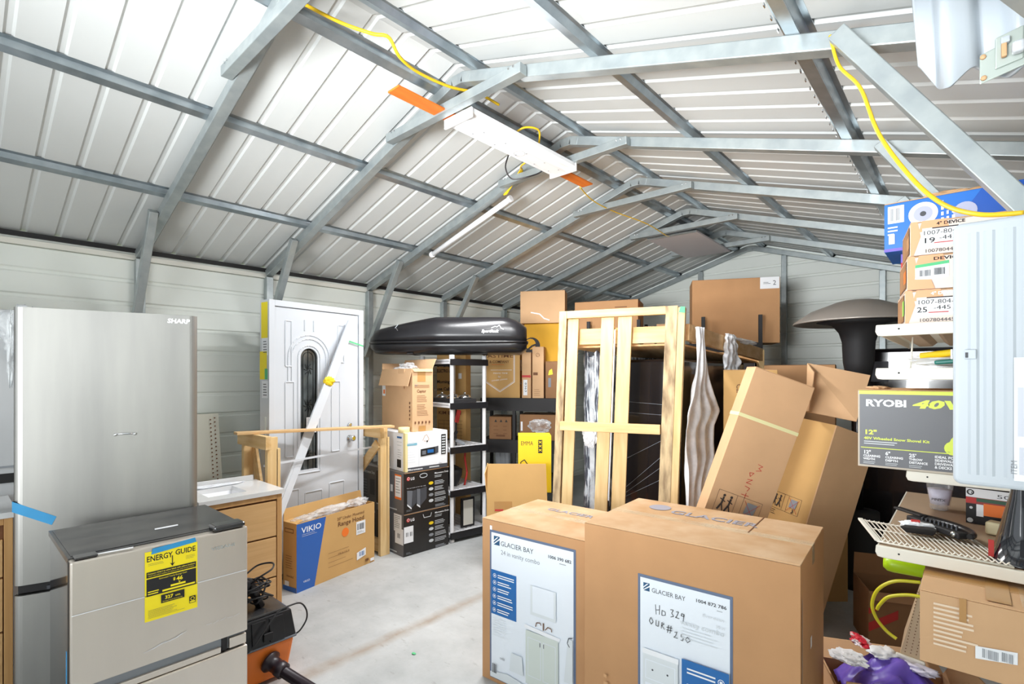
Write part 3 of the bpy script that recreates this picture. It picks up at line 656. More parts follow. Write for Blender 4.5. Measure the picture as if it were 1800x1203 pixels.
p.poly([(.15,.12),(.30,.13),(.30,.195),(.15,.185)], BLACK); p.poly([(.30,.13),(.335,.14),(.335,.20),(.30,.195)], DKGREY); p.rect(.165, .135, .205, .17, GREYBOX); p.rect(.22, .145, .285, .175, BLUE); p.rect(.365, .12, .415, .30, BLACK)
for i in range(7): p.rect(.372, .13+i*.024, .408, .142+i*.024, LTGREY)
p.path([(.17,.26),(.19,.30),(.21,.31),(.235,.27),(.22,.25),(.18,.255)], .004, CB); p.disc(.215, .25, .008, BLACK); p.rect(.13, .04, .132, .33, LTGREY); p.rect(.34, .045, .375, .09, WHITE)
p.build('printing', t)
p = on_left(W_, D_, Hh); p.lines(.36, .28, .46, 3, .03, .006, LTGREY, 3); p.rect(.36, .285, .44, .30, BLUE); p.rect(.36, .03, .43, .10, BLACK); p.lines(.37, .18, .44, 4, .02, .003, MIDGREY); p.rect(.08, .02, .25, .20, LTGREY); p.rect(.10, .05, .23, .18, BRN); p.build('side_printing', t)
mb = MB(); mb.box((-.001, -.0015, 0), (.022, 0, Hh+.001), mat('masking_tape_cream', (232, 216, 160), .6)); mb.box((-.0015, -.001, 0), (0, .035, Hh+.001), MATS['masking_tape_cream']); mb.build('masking_tape', t)
mb = MB(); mb.lathe([(.022, 0), (.05, 0), (.05, .045), (.022, .045)], (-3.675, 2.69, 1.053), MATS['masking_tape_cream'], 28); tag(mb.build('tape_roll'), 'small roll of cream masking tape on the white carton', 'tape roll')

t = open_carton('faucet_carton', 'tall open brown carton on the white microwave box, flap hanging over its side', (-3.63, 2.745, 1.054), 80.5, (.205, .62, .555), CBL, flaps=(150, 20, 165, 25), fl=(.03, .06, .16, .10))
W_, D_, Hh = .205, .62, .555
p = on_front(W_, D_, Hh); p.rect(.05, .44, .13, .555, TAPE); p.text('36"', .02, .40, .03, MIDGREY); p.text('Captur', .045, .345, .036, BRN, width=.09, bold=.02); p.lines(.045, .315, .16, 5, .013, .003, BRN, 3); p.lines(.045, .235, .16, 4, .013, .003, BRN, 4); p.lines(.045, .18, .16, 4, .013, .003, BRN, 5); p.lines(.02, .405, .18, 2, .015, .004, BRN, 6)
for i in range(5): p.rect(.02+i*.035, .07, .035+i*.035, .09, BRN)
p.rect(.06, .0, .13, .05, TAPE); p.build('printing', t)
p = on_left(W_, D_, Hh); p.rect(.01, .30, .08, .42, WHITE); p.rect(.03, .32, .07, .36, ORG)
for i in range(5): p.rect(.565, .10+i*.035, .585, .122+i*.035, BRN)
p.build('side_printing', t)
mb = MB(); mb.hexa([(-.016,.14,.375),(-.010,.14,.375),(-.010,.26,.385),(-.016,.26,.385),(-.010,.13,.555),(-.003,.13,.555),(-.003,.25,.558),(-.010,.25,.558)], CBL); mb.build('torn_flap', t)
crumple('plastic_bag', t, (.09, .25, Hh+.01), (.06, .10, .045), FILM, 9); crumple('plastic_bag', t, (.10, .45, Hh-.01), (.05, .1, .03), FILM, 12)

# white resin shelving unit with black end caps
def resin_shelf():
    W_, D_, Hh = .42, .60, 1.74; t = thing('shelving_unit', 'white plastic shelving unit with black shelf edges under the roof box', 'shelf', (-3.553, 3.125, 0), 81)
    R = mat('white_resin', (220, 220, 222), .45)
    for x, y in ((.025,.025), (W_-.025,.025), (.025,D_-.025), (W_-.025,D_-.025)):
        mb = MB(); mb.lathe([(.024, 0), (.024, .02), (.019, .03), (.019, Hh-.06), (.024, Hh-.05), (.024, Hh)], (x, y, 0), R, 16); mb.build('post', t)
    for z in (.085, .475, .875, 1.285, 1.695):
        mb = MB(); mb.box((.0, .0, z-.022), (W_, D_, z-.006), R)
        for k in range(7): mb.box((.035+k*.052, .03, z-.006), (.062+k*.052, D_-.03, z), R)
        mb.box((0,.035,z-.038), (.012,D_-.035,z+.006), R); mb.box((W_-.012,.035,z-.038), (W_,D_-.035,z+.006), R)
        s = mb.build('shelf_board', t, bevel=.002)
        mb = MB(); mb.box((-.003, -.006, z-.052), (W_+.003, .012, z+.008), SATBLK); mb.build('edge_strip', s, bevel=.003); mb = MB(); mb.box((-.003, D_-.012, z-.052), (W_+.003, D_+.006, z+.008), SATBLK); mb.build('edge_strip', s, bevel=.003)
    return t
resin_shelf()
# things on that shelf
def on_shelf(lx, ly, z):  # local shelf coordinates to world
    a = math.radians(81); return (-3.555+math.cos(a)*lx-math.sin(a)*ly, 3.108+math.sin(a)*lx+math.cos(a)*ly, z)
t = thing('cookware_set', 'stainless pot lids in a dark tray on the second shelf from the top', 'cookware', on_shelf(.05, .06, 1.287), 81)
mb = MB(); mb.box((0,0,0), (.30,.42,.04), MATBLK); mb.build('tray', t, bevel=.01)
for x, y in ((.07,.08), (.22,.09), (.08,.28), (.22,.30)):
    mb = MB(); mb.lathe([(.060, .0), (.062, .012), (.045, .03), (.012, .038), (.014, .055), (.008, .06)], (x, y, .041), CHROME, 24); mb.build('pot_lid', t)
t = thing('bar_clamp', 'red and black bar clamp standing on the middle shelf', 'clamp', on_shelf(.16, .14, .877), 81)
mb = MB(); mb.box((.0,.0,0), (.012,.012,.36), MATBLK); mb.build('bar', t); mb = MB(); mb.bar((.006,.0,.22), (.03,-.01,.34), .03, .04, RED); mb.build('handle', t, bevel=.008); mb = MB(); mb.bar((-.06,0,.02), (.01,.0,.14), .02, .03, MATBLK); mb.bar((.0,0,.05), (.10,0,.01), .02, .03, MIDGREY); mb.build('jaw', t, bevel=.004)
t = thing('shop_light', 'black work lamp with chain on the lower shelf of the white unit', 'work light', on_shelf(.08, .12, .477), 81)
mb = MB(); mb.lathe([(.03, .0), (.05, .02), (.085, .10), (.09, .16), (.02, .2)], (.10, .1, .0), MATBLK, 20); mb.build('lamp_hood', t); mb = MB(); mb.tube([(.2,.05,.0),(.23,.05,.12),(.21,.06,.26),(.24,.1,.3)], .01, RED); mb.build('handle', t)
t = thing('framed_mirror', 'small white-faced panel in a dark frame on the bottom shelf of the unit', 'mirror', on_shelf(.20, .10, .087), 81)
mb = MB(); mb.box((0,.0,0), (.15,.02,.28), MATBLK); mb.build('frame', t, bevel=.002); mb = MB(); mb.box((.02,-.002,.02), (.13,.0,.26), OFFWH); mb.build('panel', t)
t = thing('tool_case', 'dark grey tool case at the left of the bottom shelf', 'tool case', on_shelf(.05, .28, .087), 81)
mb = MB(); mb.box((0,0,0), (.14,.25,.18), MATBLK); mb.build('case', t, bevel=.01); mb = MB(); mb.tube([(.03,.12,.18),(.03,.12,.21),(.11,.12,.21),(.11,.12,.18)], .008, SATBLK); mb.build('handle', t)

# roof cargo box
def cargo_box():
    L_, Wd = 1.50, .60; t = thing('roof_box', 'long black car roof box lying on top of the white shelving', 'roof box', (-3.80, 3.325, 1.752), 41.85)
    def shell(nm, z0, top):
        mb = MB(); k = mb.mi(SATBLK); rings = []; n = 28
        for i in range(n+1):
            s_ = i/n; x = -L_/2 + L_*s_
            e = min(1, (s_/.30))**.55 if s_ < .30 else 1.0
            if s_ > .93: e = 1-((s_-.93)/.07)**2*.30
            wv = Wd/2*(.45 + .55*min(1, (s_/.45))**.7)
            if s_ > .93: wv *= 1-((s_-.93)/.07)**2*.2
            hh = (.245 if top else -.105)*((.42+.58*min(1, s_/.42)**.8) if top else 1)
            if s_ > .84 and top: hh *= 1-((s_-.84)/.16)**2*.40
            if s_ < .04: hh *= .55+.45*s_/.04; wv *= .8+.2*s_/.04
            if s_ > .97 and not top: hh *= 1-((s_-.97)/.03)*.35
            ring = []; m_ = 22
            for j in range(m_+1):
                a = PI*j/m_; ca, sa = math.cos(a), math.sin(a)
                y = -wv*math.copysign(abs(ca)**.45, ca); z = z0 + hh*abs(sa)**.62
                ring.append(mb.bm.verts.new((x, y, z)))
            rings.append(ring)
        for a, b in zip(rings, rings[1:]):
            for j in range(len(a)-1):
                f = mb.bm.faces.new([a[j], b[j], b[j+1], a[j+1]]); f.material_index = k; f.smooth = True
        for rg in (rings[0], rings[-1]):
            f = mb.bm.faces.new(rg); f.material_index = k
            
        for a, b in zip(rings, rings[1:]):
            f = mb.bm.faces.new([a[0], a[-1], b[-1], b[0]]); f.material_index = k
        return mb.build(nm, t)
    lid = shell('lid', .112, True); shell('base_shell', .106, False)
    mb = MB(); P = []
    for sgn in (-1, 1):
        pts = []
        for i in range(25):
            s_ = i/24; wv = Wd/2*(.45+.55*min(1, s_/.45)**.7)
            if s_ > .93: wv *= 1-((s_-.93)/.07)**2*.2
            if s_ < .04: wv *= .8+.2*s_/.04
            pts.append((-L_/2+L_*s_, sgn*(wv+.004), .109))
        mb.tube(pts, .011, SATBLK, 8)
    mb.tube([(L_/2+.004, -Wd/2*.8, .109), (L_/2+.010, 0, .109), (L_/2+.004, Wd/2*.8, .109)], .011, SATBLK, 8); mb.build('rim', t)
    # emblem on the near flank
    p = Print((0, -Wd/2-.004, 0), (1,0,0), (0,.07,1), lift=.009)
    p.text('SportRack', .33, .195, .038, WHITE, width=.16, bold=.03, shear=.25); p.path([(.42,.236),(.455,.250),(.475,.246),(.495,.262),(.512,.232),(.535,.222)], .006, WHITE); p.build('brand_emblem', lid)
    mb = MB(); mb.bar((-.47, -.285, .235), (-.44, -.29, .27), .004, .006, CHROME); mb.bar((-.46, -.28, .235), (-.445, -.285, .21), .004, .006, CHROME); mb.build('scratch_marks', lid)
    mb = MB()
    mb.box((.62, -.27, .075), (.66, -.245, .10), MATBLK); mb.build('latch', t, bevel=.003)
    for x in (-.35, .35):
        mb = MB(); mb.box((x-.03, -.2, -.0), (x+.03, .2, .012), MATBLK); mb.build('mounting_foot', t, bevel=.003)
cargo_box()

# shop vacuum between the low fridge and the vanity
def shop_vac():
    t = thing('shop_vacuum', 'orange wet dry vacuum with black lid beside the low refrigerator', 'vacuum', (-2.60, .925, 0), 90)
    W_, D_ = .295, .30
    mb = MB(); mb.hexa([(.02,.02,.015),(W_-.03,.02,.015),(W_-.03,D_-.02,.015),(.02,D_-.02,.015),(0,0,.205),(W_,0,.205),(W_,D_,.205),(0,D_,.205)], ORP); mb.build('tank', t, bevel=.02, seg=3)
    mb = MB(); mb.hexa([(-.004,-.008,.207),(W_+.004,-.008,.207),(W_+.004,D_+.004,.207),(-.004,D_+.004,.207),(.005,.010,.345),(W_-.015,.010,.345),(W_-.015,D_-.02,.345),(.005,D_-.02,.345)], SATBLK)
    mb.box((-.006,-.012,.203), (W_+.006,D_,.216), GREYBOX); mb.box((.02,.02,.345), (W_-.03,D_-.03,.358), DUSTBLK); lid = mb.build('lid', t, bevel=.010, seg=2)
    mb = MB()
    for x in (.08, .165): mb.hexa([(x,-.014,.22),(x+.075,-.014,.22),(x+.075,.0,.22),(x,.0,.22),(x,.003,.335),(x+.07,.003,.335),(x+.07,.015,.335),(x,.015,.335)], SATBLK)
    mb.build('lid_rib', lid, bevel=.003)
    mb = MB(); mb.box((.13,-.022,.235), (.175,-.012,.275), MATBLK); mb.build('latch', t, bevel=.003)
    mb = MB(); mb.bar((.02,.10,.36), (.10,.10,.52), .05, .035, SATBLK); mb.bar((.10,.10,.52), (.17,.12,.36), .05, .03, SATBLK); mb.build('handle', t, bevel=.008)
    mb = MB(); rr = random.Random(5)
    pts = []
    for i in range(64):
        a = i*1.05; pts.append((.11+.055*math.cos(a)+rr.uniform(-.02,.02)+i*.0010, .14+.06*math.sin(a)+rr.uniform(-.02,.02), .372+.10*abs(math.sin(i*.21))+rr.uniform(0,.03)))
    mb.tube(bez(pts, 24), .0045, CORD, 6)
    mb.tube(bez([(.10,.10,.49),(.13,.04,.54),(.19,.03,.57),(.22,.10,.575),(.17,.16,.56),(.10,.16,.52)]), .0045, CORD, 6)
    mb.tube(bez([(.0,-.02,.215),(.06,-.035,.23),(.13,-.03,.30),(.20,-.015,.362),(.27,-.01,.372),(.325,.0,.36),(.36,.01,.31),(.36,.01,.26),(.325,.01,.215),(.295,.02,.20)]), .0042, CORD, 8)
    mb.build('power_cord', t)
    mb = MB(); mb.lathe([(.05,0),(.052,.012),(.036,.02),(.034,.06),(.038,.065),(.038,.10),(.030,.105)], (.165, .0, .125), HOSE, 24, Vector((.35,-1,-.35))); mb.build('hose_port', t)
    mb = MB(); pts = []
    import itertools
    A, B, C_, D2 = Vector((.195,-.088,.095)), Vector((.235,-.17,.055)), Vector((.28,-.26,.032)), Vector((.29,-.60,.030))
    for i in range(161):
        u = i/160; pts.append(A*(1-u)**3 + B*3*u*(1-u)**2 + C_*3*u*u*(1-u) + D2*u**3)
    mb.tube(pts, .027, HOSE, 18, rib=.12); mb.build('hose', t)
shop_vac()

# ------------------------------------------------------------------ the two large vanity cartons in front
def vanity_box(label, loc, yaw, dims, wide):
    W_, D_, Hh = dims; t = carton('vanity_carton', label, loc, yaw, dims, CB, CBDUST, TAPEC)
    p = on_front(W_, D_, Hh); EDGE = mat('slate_border', (98, 112, 138), .5)
    LOGO = mat('logo_blue', (40, 84, 120), .5); POST = mat('poster_white', (232, 238, 246), .35); SAGE = mat('sage_print', (206, 214, 208), .5); GREYW = mat('pale_print', (218, 224, 228), .5)
    if not wide:
        x0, x1, z0, z1 = .062, .545, .03, .755; p.rect(x0-.010, z0-.010, x1+.012, z1+.012, EDGE); p.rect(x0, z0, x1, z1, POST)
        lx, lz = .078, .700; p.rect(lx, lz-.005, lx+.038, lz+.040, LOGO); p.poly([(lx,lz+.002),(lx+.038,lz+.032),(lx+.038,lz+.024),(lx,lz-.004)], WHITE); p.poly([(lx,lz+.016),(lx+.02,lz+.034),(lx+.03,lz+.036),(lx,lz+.010)], WHITE)
        p.text('GLACIER BAY', .122, .698, .034, DKGREY, width=.200); p.text('24 in vanity combo', .124, .655, .032, MIDGREY, width=.235); p.text('1006 390 682', .405, .700, .020, DKGREY, width=.125, bold=.02); p.lines(.47, .685, .525, 1, .01, .003, MIDGREY)
        p.rect(x0, .345, .222, .568, BLUE)
        for k in range(6):
            z = .540-k*.034; p.disc(.085, z, .011, WHITE, 14); p.disc(.085, z, .009, BLUE, 14); p.rect(.081, z-.004, .089, z+.004, WHITE); p.lines(.105, z+.003, .21, 2, .011, .005, WHITE, k+2)
        # mirror, basin taps, cabinet
        p.rect(.310, .41, .455, .55, GREYW); p.rect(.322, .425, .443, .55, POST)
        p.poly([(.275,.355),(.48,.345),(.47,.325),(.275,.338)], WHITE); p.path([(.34,.36),(.345,.38),(.365,.385),(.372,.375)], .004, BRN); p.path([(.385,.355),(.385,.39)], .006, BRN); p.path([(.395,.36),(.41,.378),(.43,.375),(.432,.362)], .004, BRN)
        p.rect(.283, .075, .468, .330, SAGE); p.rect(.295, .115, .372, .300, GREYW); p.rect(.382, .115, .455, .300, GREYW); p.rect(.299, .119, .368, .296, SAGE); p.rect(.386, .119, .451, .296, SAGE)
        p.rect(.365, .272, .369, .292, DKGREY); p.rect(.386, .272, .390, .292, DKGREY); p.rect(.295, .03, .305, .075, SAGE); p.rect(.45, .03, .462, .075, SAGE)
        p.poly([(.295,.075),(.46,.075),(.44,.055),(.31,.060)], DKGREY); p.poly([(x0,.03),(.30,.03),(.285,.06),(.17,.075),(x0,.055)], GREYW)
        p.poly([(.185,.10),(.27,.10),(.262,.19),(.195,.19)], GREYW); p.poly([(.50,.16),(.545,.16),(.545,.36),(.52,.36)], GREYW); p.path([(.545,.37),(.525,.365),(.518,.34),(.53,.325)], .004, DKGREY)
        p.text('combo', .125, .135, .02, DKGREY, width=.03); p.bars(.075, .055, .105, .10, 10, BLACK); p.lines(.08, .33, .17, 8, .012, .002, GREYW, 5)
    else:
        x0, x1, z0, z1 = .255, .595, .02, .748; p.rect(x0-.010, z0-.012, x1+.010, z1+.012, EDGE); p.rect(x0, z0, x1, z1, POST)
        lx, lz = .268, .700; p.rect(lx, lz-.002, lx+.026, lz+.030, LOGO); p.poly([(lx,lz+.002),(lx+.026,lz+.022),(lx+.026,lz+.016),(lx,lz-.002)], WHITE); p.poly([(lx,lz+.012),(lx+.014,lz+.026),(lx+.022,lz+.028),(lx,lz+.007)], WHITE)
        p.text('GLACIER BAY', .302, .699, .025, DKGREY, width=.132); p.text('1004 872 786', .472, .708, .017, DKGREY, width=.108, bold=.02); p.lines(.55, .695, .58, 1, .01, .002, MIDGREY)
        H = BLACK; hw = lambda pts: p.path(pts, .0022, H)
        # handwritten HD 329 / OUR #250
        hw([(.318,.655),(.321,.617)]); hw([(.321,.634),(.334,.638)]); hw([(.335,.657),(.334,.620)])
        hw([(.345,.640),(.344,.620)]); hw([(.345,.640),(.358,.636),(.358,.624),(.344,.620)])
        hw([(.378,.652),(.390,.653),(.383,.640),(.391,.630),(.379,.624)]); hw([(.400,.650),(.410,.652),(.404,.636),(.398,.628),(.413,.628)]); hw([(.430,.648),(.422,.650),(.420,.641),(.431,.641),(.431,.650),(.428,.622)])
        hw([(.300,.600),(.294,.585),(.302,.574),(.310,.586),(.302,.600)]); hw([(.322,.597),(.321,.576),(.331,.574),(.333,.596)]); hw([(.343,.570),(.345,.594),(.354,.590),(.345,.583),(.357,.570)])
        hw([(.372,.592),(.368,.562)]); hw([(.382,.592),(.378,.562)]); hw([(.364,.582),(.387,.584)]); hw([(.363,.572),(.386,.574)])
        hw([(.396,.572),(.405,.576),(.400,.560),(.393,.553),(.408,.553)]); hw([(.432,.574),(.422,.573),(.421,.564),(.430,.561),(.427,.550),(.419,.551)]); hw([(.446,.570),(.438,.560),(.446,.549),(.456,.560),(.446,.570)])
        p.text('Everdean', .500, .664, .014, LTGREY, width=.075); p.text('30 in', .548, .636, .016, LTGREY, width=.03); p.text('vanity combo', .418, .612, .026, LTGREY, width=.160); p.lines(.42, .598, .58, 4, .012, .002, GREYW, 3)
        p.rect(.270, .02, .410, .47, GREYW); p.rect(.268, .455, .412, .475, WHITE); p.rect(.280, .36, .40, .435, POST); p.rect(.283, .363, .397, .432, GREYW); p.rect(.28, .10, .337, .345, POST); p.rect(.343, .10, .40, .345, POST); p.disc(.31,.40,.004,DKGREY,10); p.disc(.37,.40,.004,DKGREY,10); p.rect(.330,.32,.333,.335,DKGREY); p.rect(.347,.32,.350,.335,DKGREY)
        p.rect(.425, .02, x1, .485, BLUE)
        for k in range(6):
            z = .445-k*.058; p.disc(.568, z, .012, WHITE, 14); p.disc(.568, z, .0095, BLUE, 14); p.rect(.563, z-.004, .573, z+.005, WHITE); p.lines(.445, z+.006, .55, 2, .014, .006, WHITE, k+2)
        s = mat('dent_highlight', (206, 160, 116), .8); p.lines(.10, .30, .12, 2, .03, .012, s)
    p.build('printed_label', t)
    p = on_top(W_, D_, Hh, lift=.0016); ink = mat('faded_blue_ink', (146, 142, 150), .8); p.text('GLACIER', W_*.28, D_*.66, .085 if wide else .06, ink, width=W_*.46, bold=.02)
    if wide: p.disc(W_*.20, D_*.78, .05, ink, 24)
    p.build('lid_printing', t)
    mb = MB()
    if wide: mb.box((W_*.72, D_*.5, Hh), (W_*.725, D_-.002, Hh+.002), BRN)
    mb.box((.002, .0, Hh-.001), (W_-.002, .004, Hh+.0015), CBL); mb.build('lid_crease', t)
    if wide:
        p = on_right(W_, D_, Hh); p.rect(.20, .56, .23, .60, WHITE); p.rect(.02, .1, .03, .8, mat('scuffed_print', (172, 150, 132), .8)); p.build('side_sticker', t)
    else:
        p = on_front(W_, D_, Hh); p.rect(.052, .765, .066, .787, WHITE); p.build('price_tag', t)
vanity_box('brown carton with a tall 24 inch vanity picture panel, left of the wide one', (-1.869, 1.858, 0), 3.9, (.61, .50, .817), False)
vanity_box('wide brown vanity carton with handwritten price on its white panel, nearest the camera', (-1.231, 1.841, 0), 3.7, (.817, .55, .920), True)

# open carton and the yellow carton standing on it
t = open_carton('moving_carton', 'open brown carton with its front flap raised, beneath the yellow carton', (-2.82, 2.85, 0), 41.85, (.475, .50, .58), CBY, flaps=(0, 90, 5, None), fl=(.275, .12, .20, .1))
mb = MB(); mb.box((.008, .06, .565), (.467, .49, .571), CBY); mb.build('inner_flap', t)
p = on_front(.475, .50, .58); p.rect(.06, .48, .20, .56, TAPE); p.rect(.065, .485, .13, .50, RED); p.build('printing', t)
t = carton('battery_carton', 'yellow carton with handwriting and an X symbol, standing on the open one', (-2.80, 3.205, .572), 41.85, (.275, .22, .475), YELCB, YELCB)
p = on_front(.275, .22, .475); p.text('EMMA', .02, .395, .05, BRN, width=.10); p.rect(.165, .33, .20, .44, BLACK); 
for i in range(3): p.line(.170, .345+i*.033, .195, .365+i*.033, .005, YELCB); p.line(.170, .365+i*.033, .195, .345+i*.033, .005, YELCB)
p.path([(.02,.20),(.02,.255),(.05,.275),(.075,.24),(.10,.20),(.14,.205),(.15,.225),(.115,.23)], .007, BLACK); p.rect(.03,.20,.09,.22,BLACK); p.build('printing', t)

# ------------------------------------------------------------------ wooden crate
def crate():
    t = thing('shipping_crate', 'tall open pine crate of stained slats standing upright mid room', 'crate', (-2.154, 2.904, 0), 18.5)
    a = math.radians(18.5); Hc = 2.0
    def sh(x, z): return x - .038*(Hc-z)
    def slat(x0, x1, y0, y1, z0, z1, m, nm='slat', tp=0):
        mb = MB(); mb.hexa([(sh(x0,z0),y0,z0),(sh(x1,z0),y0,z0),(sh(x1,z0),y1,z0),(sh(x0,z0),y1,z0),(sh(x0,z1),y0,z1),(sh(x1,z1),y0,z1),(sh(x1,z1),y1,z1),(sh(x0,z1),y1,z1)], m)
        return mb.build(nm, t, bevel=.003)
    slat(0, .055, 0, .085, 0, Hc, PINED, 'post'); slat(.725, .800, 0, .085, 0, Hc, PINED, 'post')
    s = slat(.800, .845, .004, .09, 0, Hc-.01, PINE, 'post')
    p = Print((0,0,0), (1,0,0), (0,0,1), lift=.003); p.poly([(.805,1.955),(.843,1.950),(.843,1.99),(.815,1.992)], GRN); p.build('paint_mark', s)
    slat(.063, .140, .012, .032, .02, Hc-.055, PINE); slat(.300, .388, .012, .032, .02, Hc-.055, PINE); slat(.415, .508, .012, .032, .02, Hc-.055, PINE)
    mb = MB(); mb.box((.055,.0,Hc-.052), (.725,.034,Hc), PINEX); mb.build('top_rail', t, bevel=.003)
    mb = MB(); mb.box((.010,-.022,1.165), (.690,.010,1.228), PINEX); mb.build('cross_rail', t, bevel=.003)
    mb = MB(); mb.box((.04,.045,1.765), (.74,.07,1.875), PINEX); mb.build('cross_rail', t, bevel=.003)
    mb = MB(); mb.box((.0,.087,.0), (.80,.12,.10), PINEX); mb.build('bottom_rail', t, bevel=.003)
    # side rails run straight back along the building
    inv = Matrix.Rotation(-a, 4, 'Z') @ Matrix.Translation((2.154, -2.904, 0))
    def wb(p, q, w_, h_, nm, m=PINE):
        mb = MB(); mb.bar(inv @ Vector(p), inv @ Vector(q), w_, h_, m); return mb.build(nm, t, bevel=.003)
    wb((-1.385,3.27,1.835), (-1.405,4.96,1.735), .035, .11, 'side_rail', PLANK); wb((-2.20,3.02,1.835), (-2.19,4.75,1.735), .035, .11, 'side_rail', PLANK)
    wb((-1.40,3.27,.06), (-1.42,4.96,.06), .035, .11, 'side_rail', PLANK); wb((-2.22,3.02,.06), (-2.22,4.75,.06), .035, .11, 'side_rail', PLANK)
    wb((-1.425,4.97,0), (-1.41,4.95,1.78), .05, .05, 'post'); wb((-2.20,4.73,0), (-2.19,4.73,1.78), .05, .05, 'post'); wb((-2.19,4.75,1.72), (-1.40,4.97,1.72), .035, .09, 'top_rail', PLANK)
    mb = MB(); P = [(-1.42,3.25),(-1.43,4.93),(-2.17,4.70),(-2.17,3.05)]; P = [inv @ Vector((x,y,0)) for x, y in P]
    z = lambda v, top: (1.745 - (v.y)*.04)
    bot = [(v.x, v.y, 1.755-.055*v.y) for v in P]; top = [(v.x, v.y, 1.767-.055*v.y) for v in P]; mb.hexa(bot+top, PLANK); mb.build('deck_board', t)
    slat(.394, .404, -.004, .008, .70, 1.86, WPAINT, 'packing_strip')
    return t
crate()
t = thing('wrapped_appliance', 'large black appliance in stretch film inside the pine crate', 'appliance', (-1.455, 3.33, .003), 91.0)
mb = MB(); mb.box((.0,.0,0), (1.40,.50,1.66), mat('film_over_black', (34, 30, 32), .18, var=.3, scale=3, coat=.5)); mb.build('cabinet', t, bevel=.02)
p = Print((0,.5,0), (0,-1,0), (0,0,1)); rr = random.Random(8)
for i in range(4): z = rr.uniform(.9, 1.2); p.line(.02, z-.3, .45, z+rr.uniform(-.1,.1), .0022, MIDGREY)
p.line(.02, 1.36, .48, 1.34, .002, MIDGREY); p.line(.02, 1.28, .48, 1.27, .002, MIDGREY); p.build('film_fold_gloss', t)  # gloss streaks on the film, painted as grey lines
WRAP = mat('crinkled_wrap', (226, 232, 240), .2, rgb2=(96, 100, 112), scale=9, stretch=(5, 5, .9), detail=7, bump=.8, bscale=22, sharp=True)
t = thing('film_wrapped_bundle', 'upright bundle in crinkled stretch film at the left inside the crate', 'bundle', (-2.115, 3.16, .003), 0)
mb = MB()
mb.grid(lambda u, v: (.0+.13*u+.004*math.sin(30*v), .01*math.sin(u*40)+.012*noise.noise(Vector((u*14, v*20, 3))), 1.70*v+.03*math.sin(u*9)*(v>.95)), 40, 60, WRAP)
mb.box((.004,.02,0), (.126,1.35,1.69), WRAP); mb.build('film_wrap', t, solid=.002)
mb = MB(); mb.box((.06,-.02,.15), (.10,-.012,1.68), MATS['clear_plastic_film'] if 'clear_plastic_film' in MATS else FILM); mb.build('foam_edge', t)
crumple('film_bundle', t, (.075, -.04, 1.12), (.055, .03, .085), FILM2, 11)

# plastic sheet hanging off the crate
def hang(label, pts, X, seed):
    """pts: (z, y0, y1) from the top down"""
    mb = MB()
    def fn(u, v):
        k = v*(len(pts)-1); i = min(int(k), len(pts)-2); f = k-i
        z = pts[i][0]*(1-f)+pts[i+1][0]*f; a = pts[i][1]*(1-f)+pts[i+1][1]*f; b = pts[i][2]*(1-f)+pts[i+1][2]*f
        j = .022*noise.noise(Vector((v*9, seed, 0)))
        y = a + (b-a)*u + j
        return (X + .018*math.sin(u*19+v*2.5)+.022*noise.noise(Vector((u*7, v*5, seed))), y, z + .03*noise.noise(Vector((u*5, seed, 1)))*v)
    mb.grid(fn, 36, 60, FILM2); o = mb.build('plastic_sheet', solid=.0008); return tag(o, label, 'plastic sheet')
hang('torn clear plastic sheet hanging down the right side of the crate', [(1.87,3.30,3.42),(1.78,3.32,3.42),(1.55,3.28,3.48),(1.42,3.20,3.56),(1.30,3.13,3.70),(1.20,3.10,3.58),(1.0,3.12,3.56),(.85,3.14,3.42),(.5,3.14,3.36),(.25,3.15,3.33)], -1.335, 2.0)
hang('short scrap of clear plastic draped near the far end of the crate', [(1.86,3.86,4.06),(1.78,3.86,4.08),(1.66,3.84,4.14),(1.56,3.86,4.12)], -1.345, 5.0)
tag(crumple('plastic_scrap', None, (-1.40, 4.45, 1.83), (.03, .30, .022), FILM2, 13), 'crumpled plastic lying along the far end of the crate rail', 'plastic sheet')

# ------------------------------------------------------------------ upright and leaning cartons at the centre right
t = carton('flat_carton', 'upright tan carton between the crate and the leaning long one', (-1.300, 3.70, 0), 15, (.34, .14, 1.59), CBY, CBL)
p = on_front(.34, .14, 1.59); p.text('Carton 1 of 1', .085, 1.49, .05, BRN, width=.25, rot=-PI/2, bold=.01); p.build('printing', t)
R3, UPV, FW = Vector((.7449,.6672,0)), Vector((0,0,1)), Vector((-.6672,.7449,0))
def leaning(o, origin, tilt, spin=0):
    T = math.radians(tilt); S = math.radians(spin)
    wd = R3*math.cos(T) - UPV*math.sin(T); lg = UPV*math.cos(T) + R3*math.sin(T)
    x = wd*math.cos(S) + FW*math.sin(S); y = -wd*math.sin(S) + FW*math.cos(S)
    M = Matrix((x, y, lg)).transposed().to_4x4(); M.translation = Vector(origin); o.matrix_world = M; o.location = origin; o.rotation_euler = M.to_euler(); return M
SYM = mat('symbol_ink', (60, 52, 48), .7)
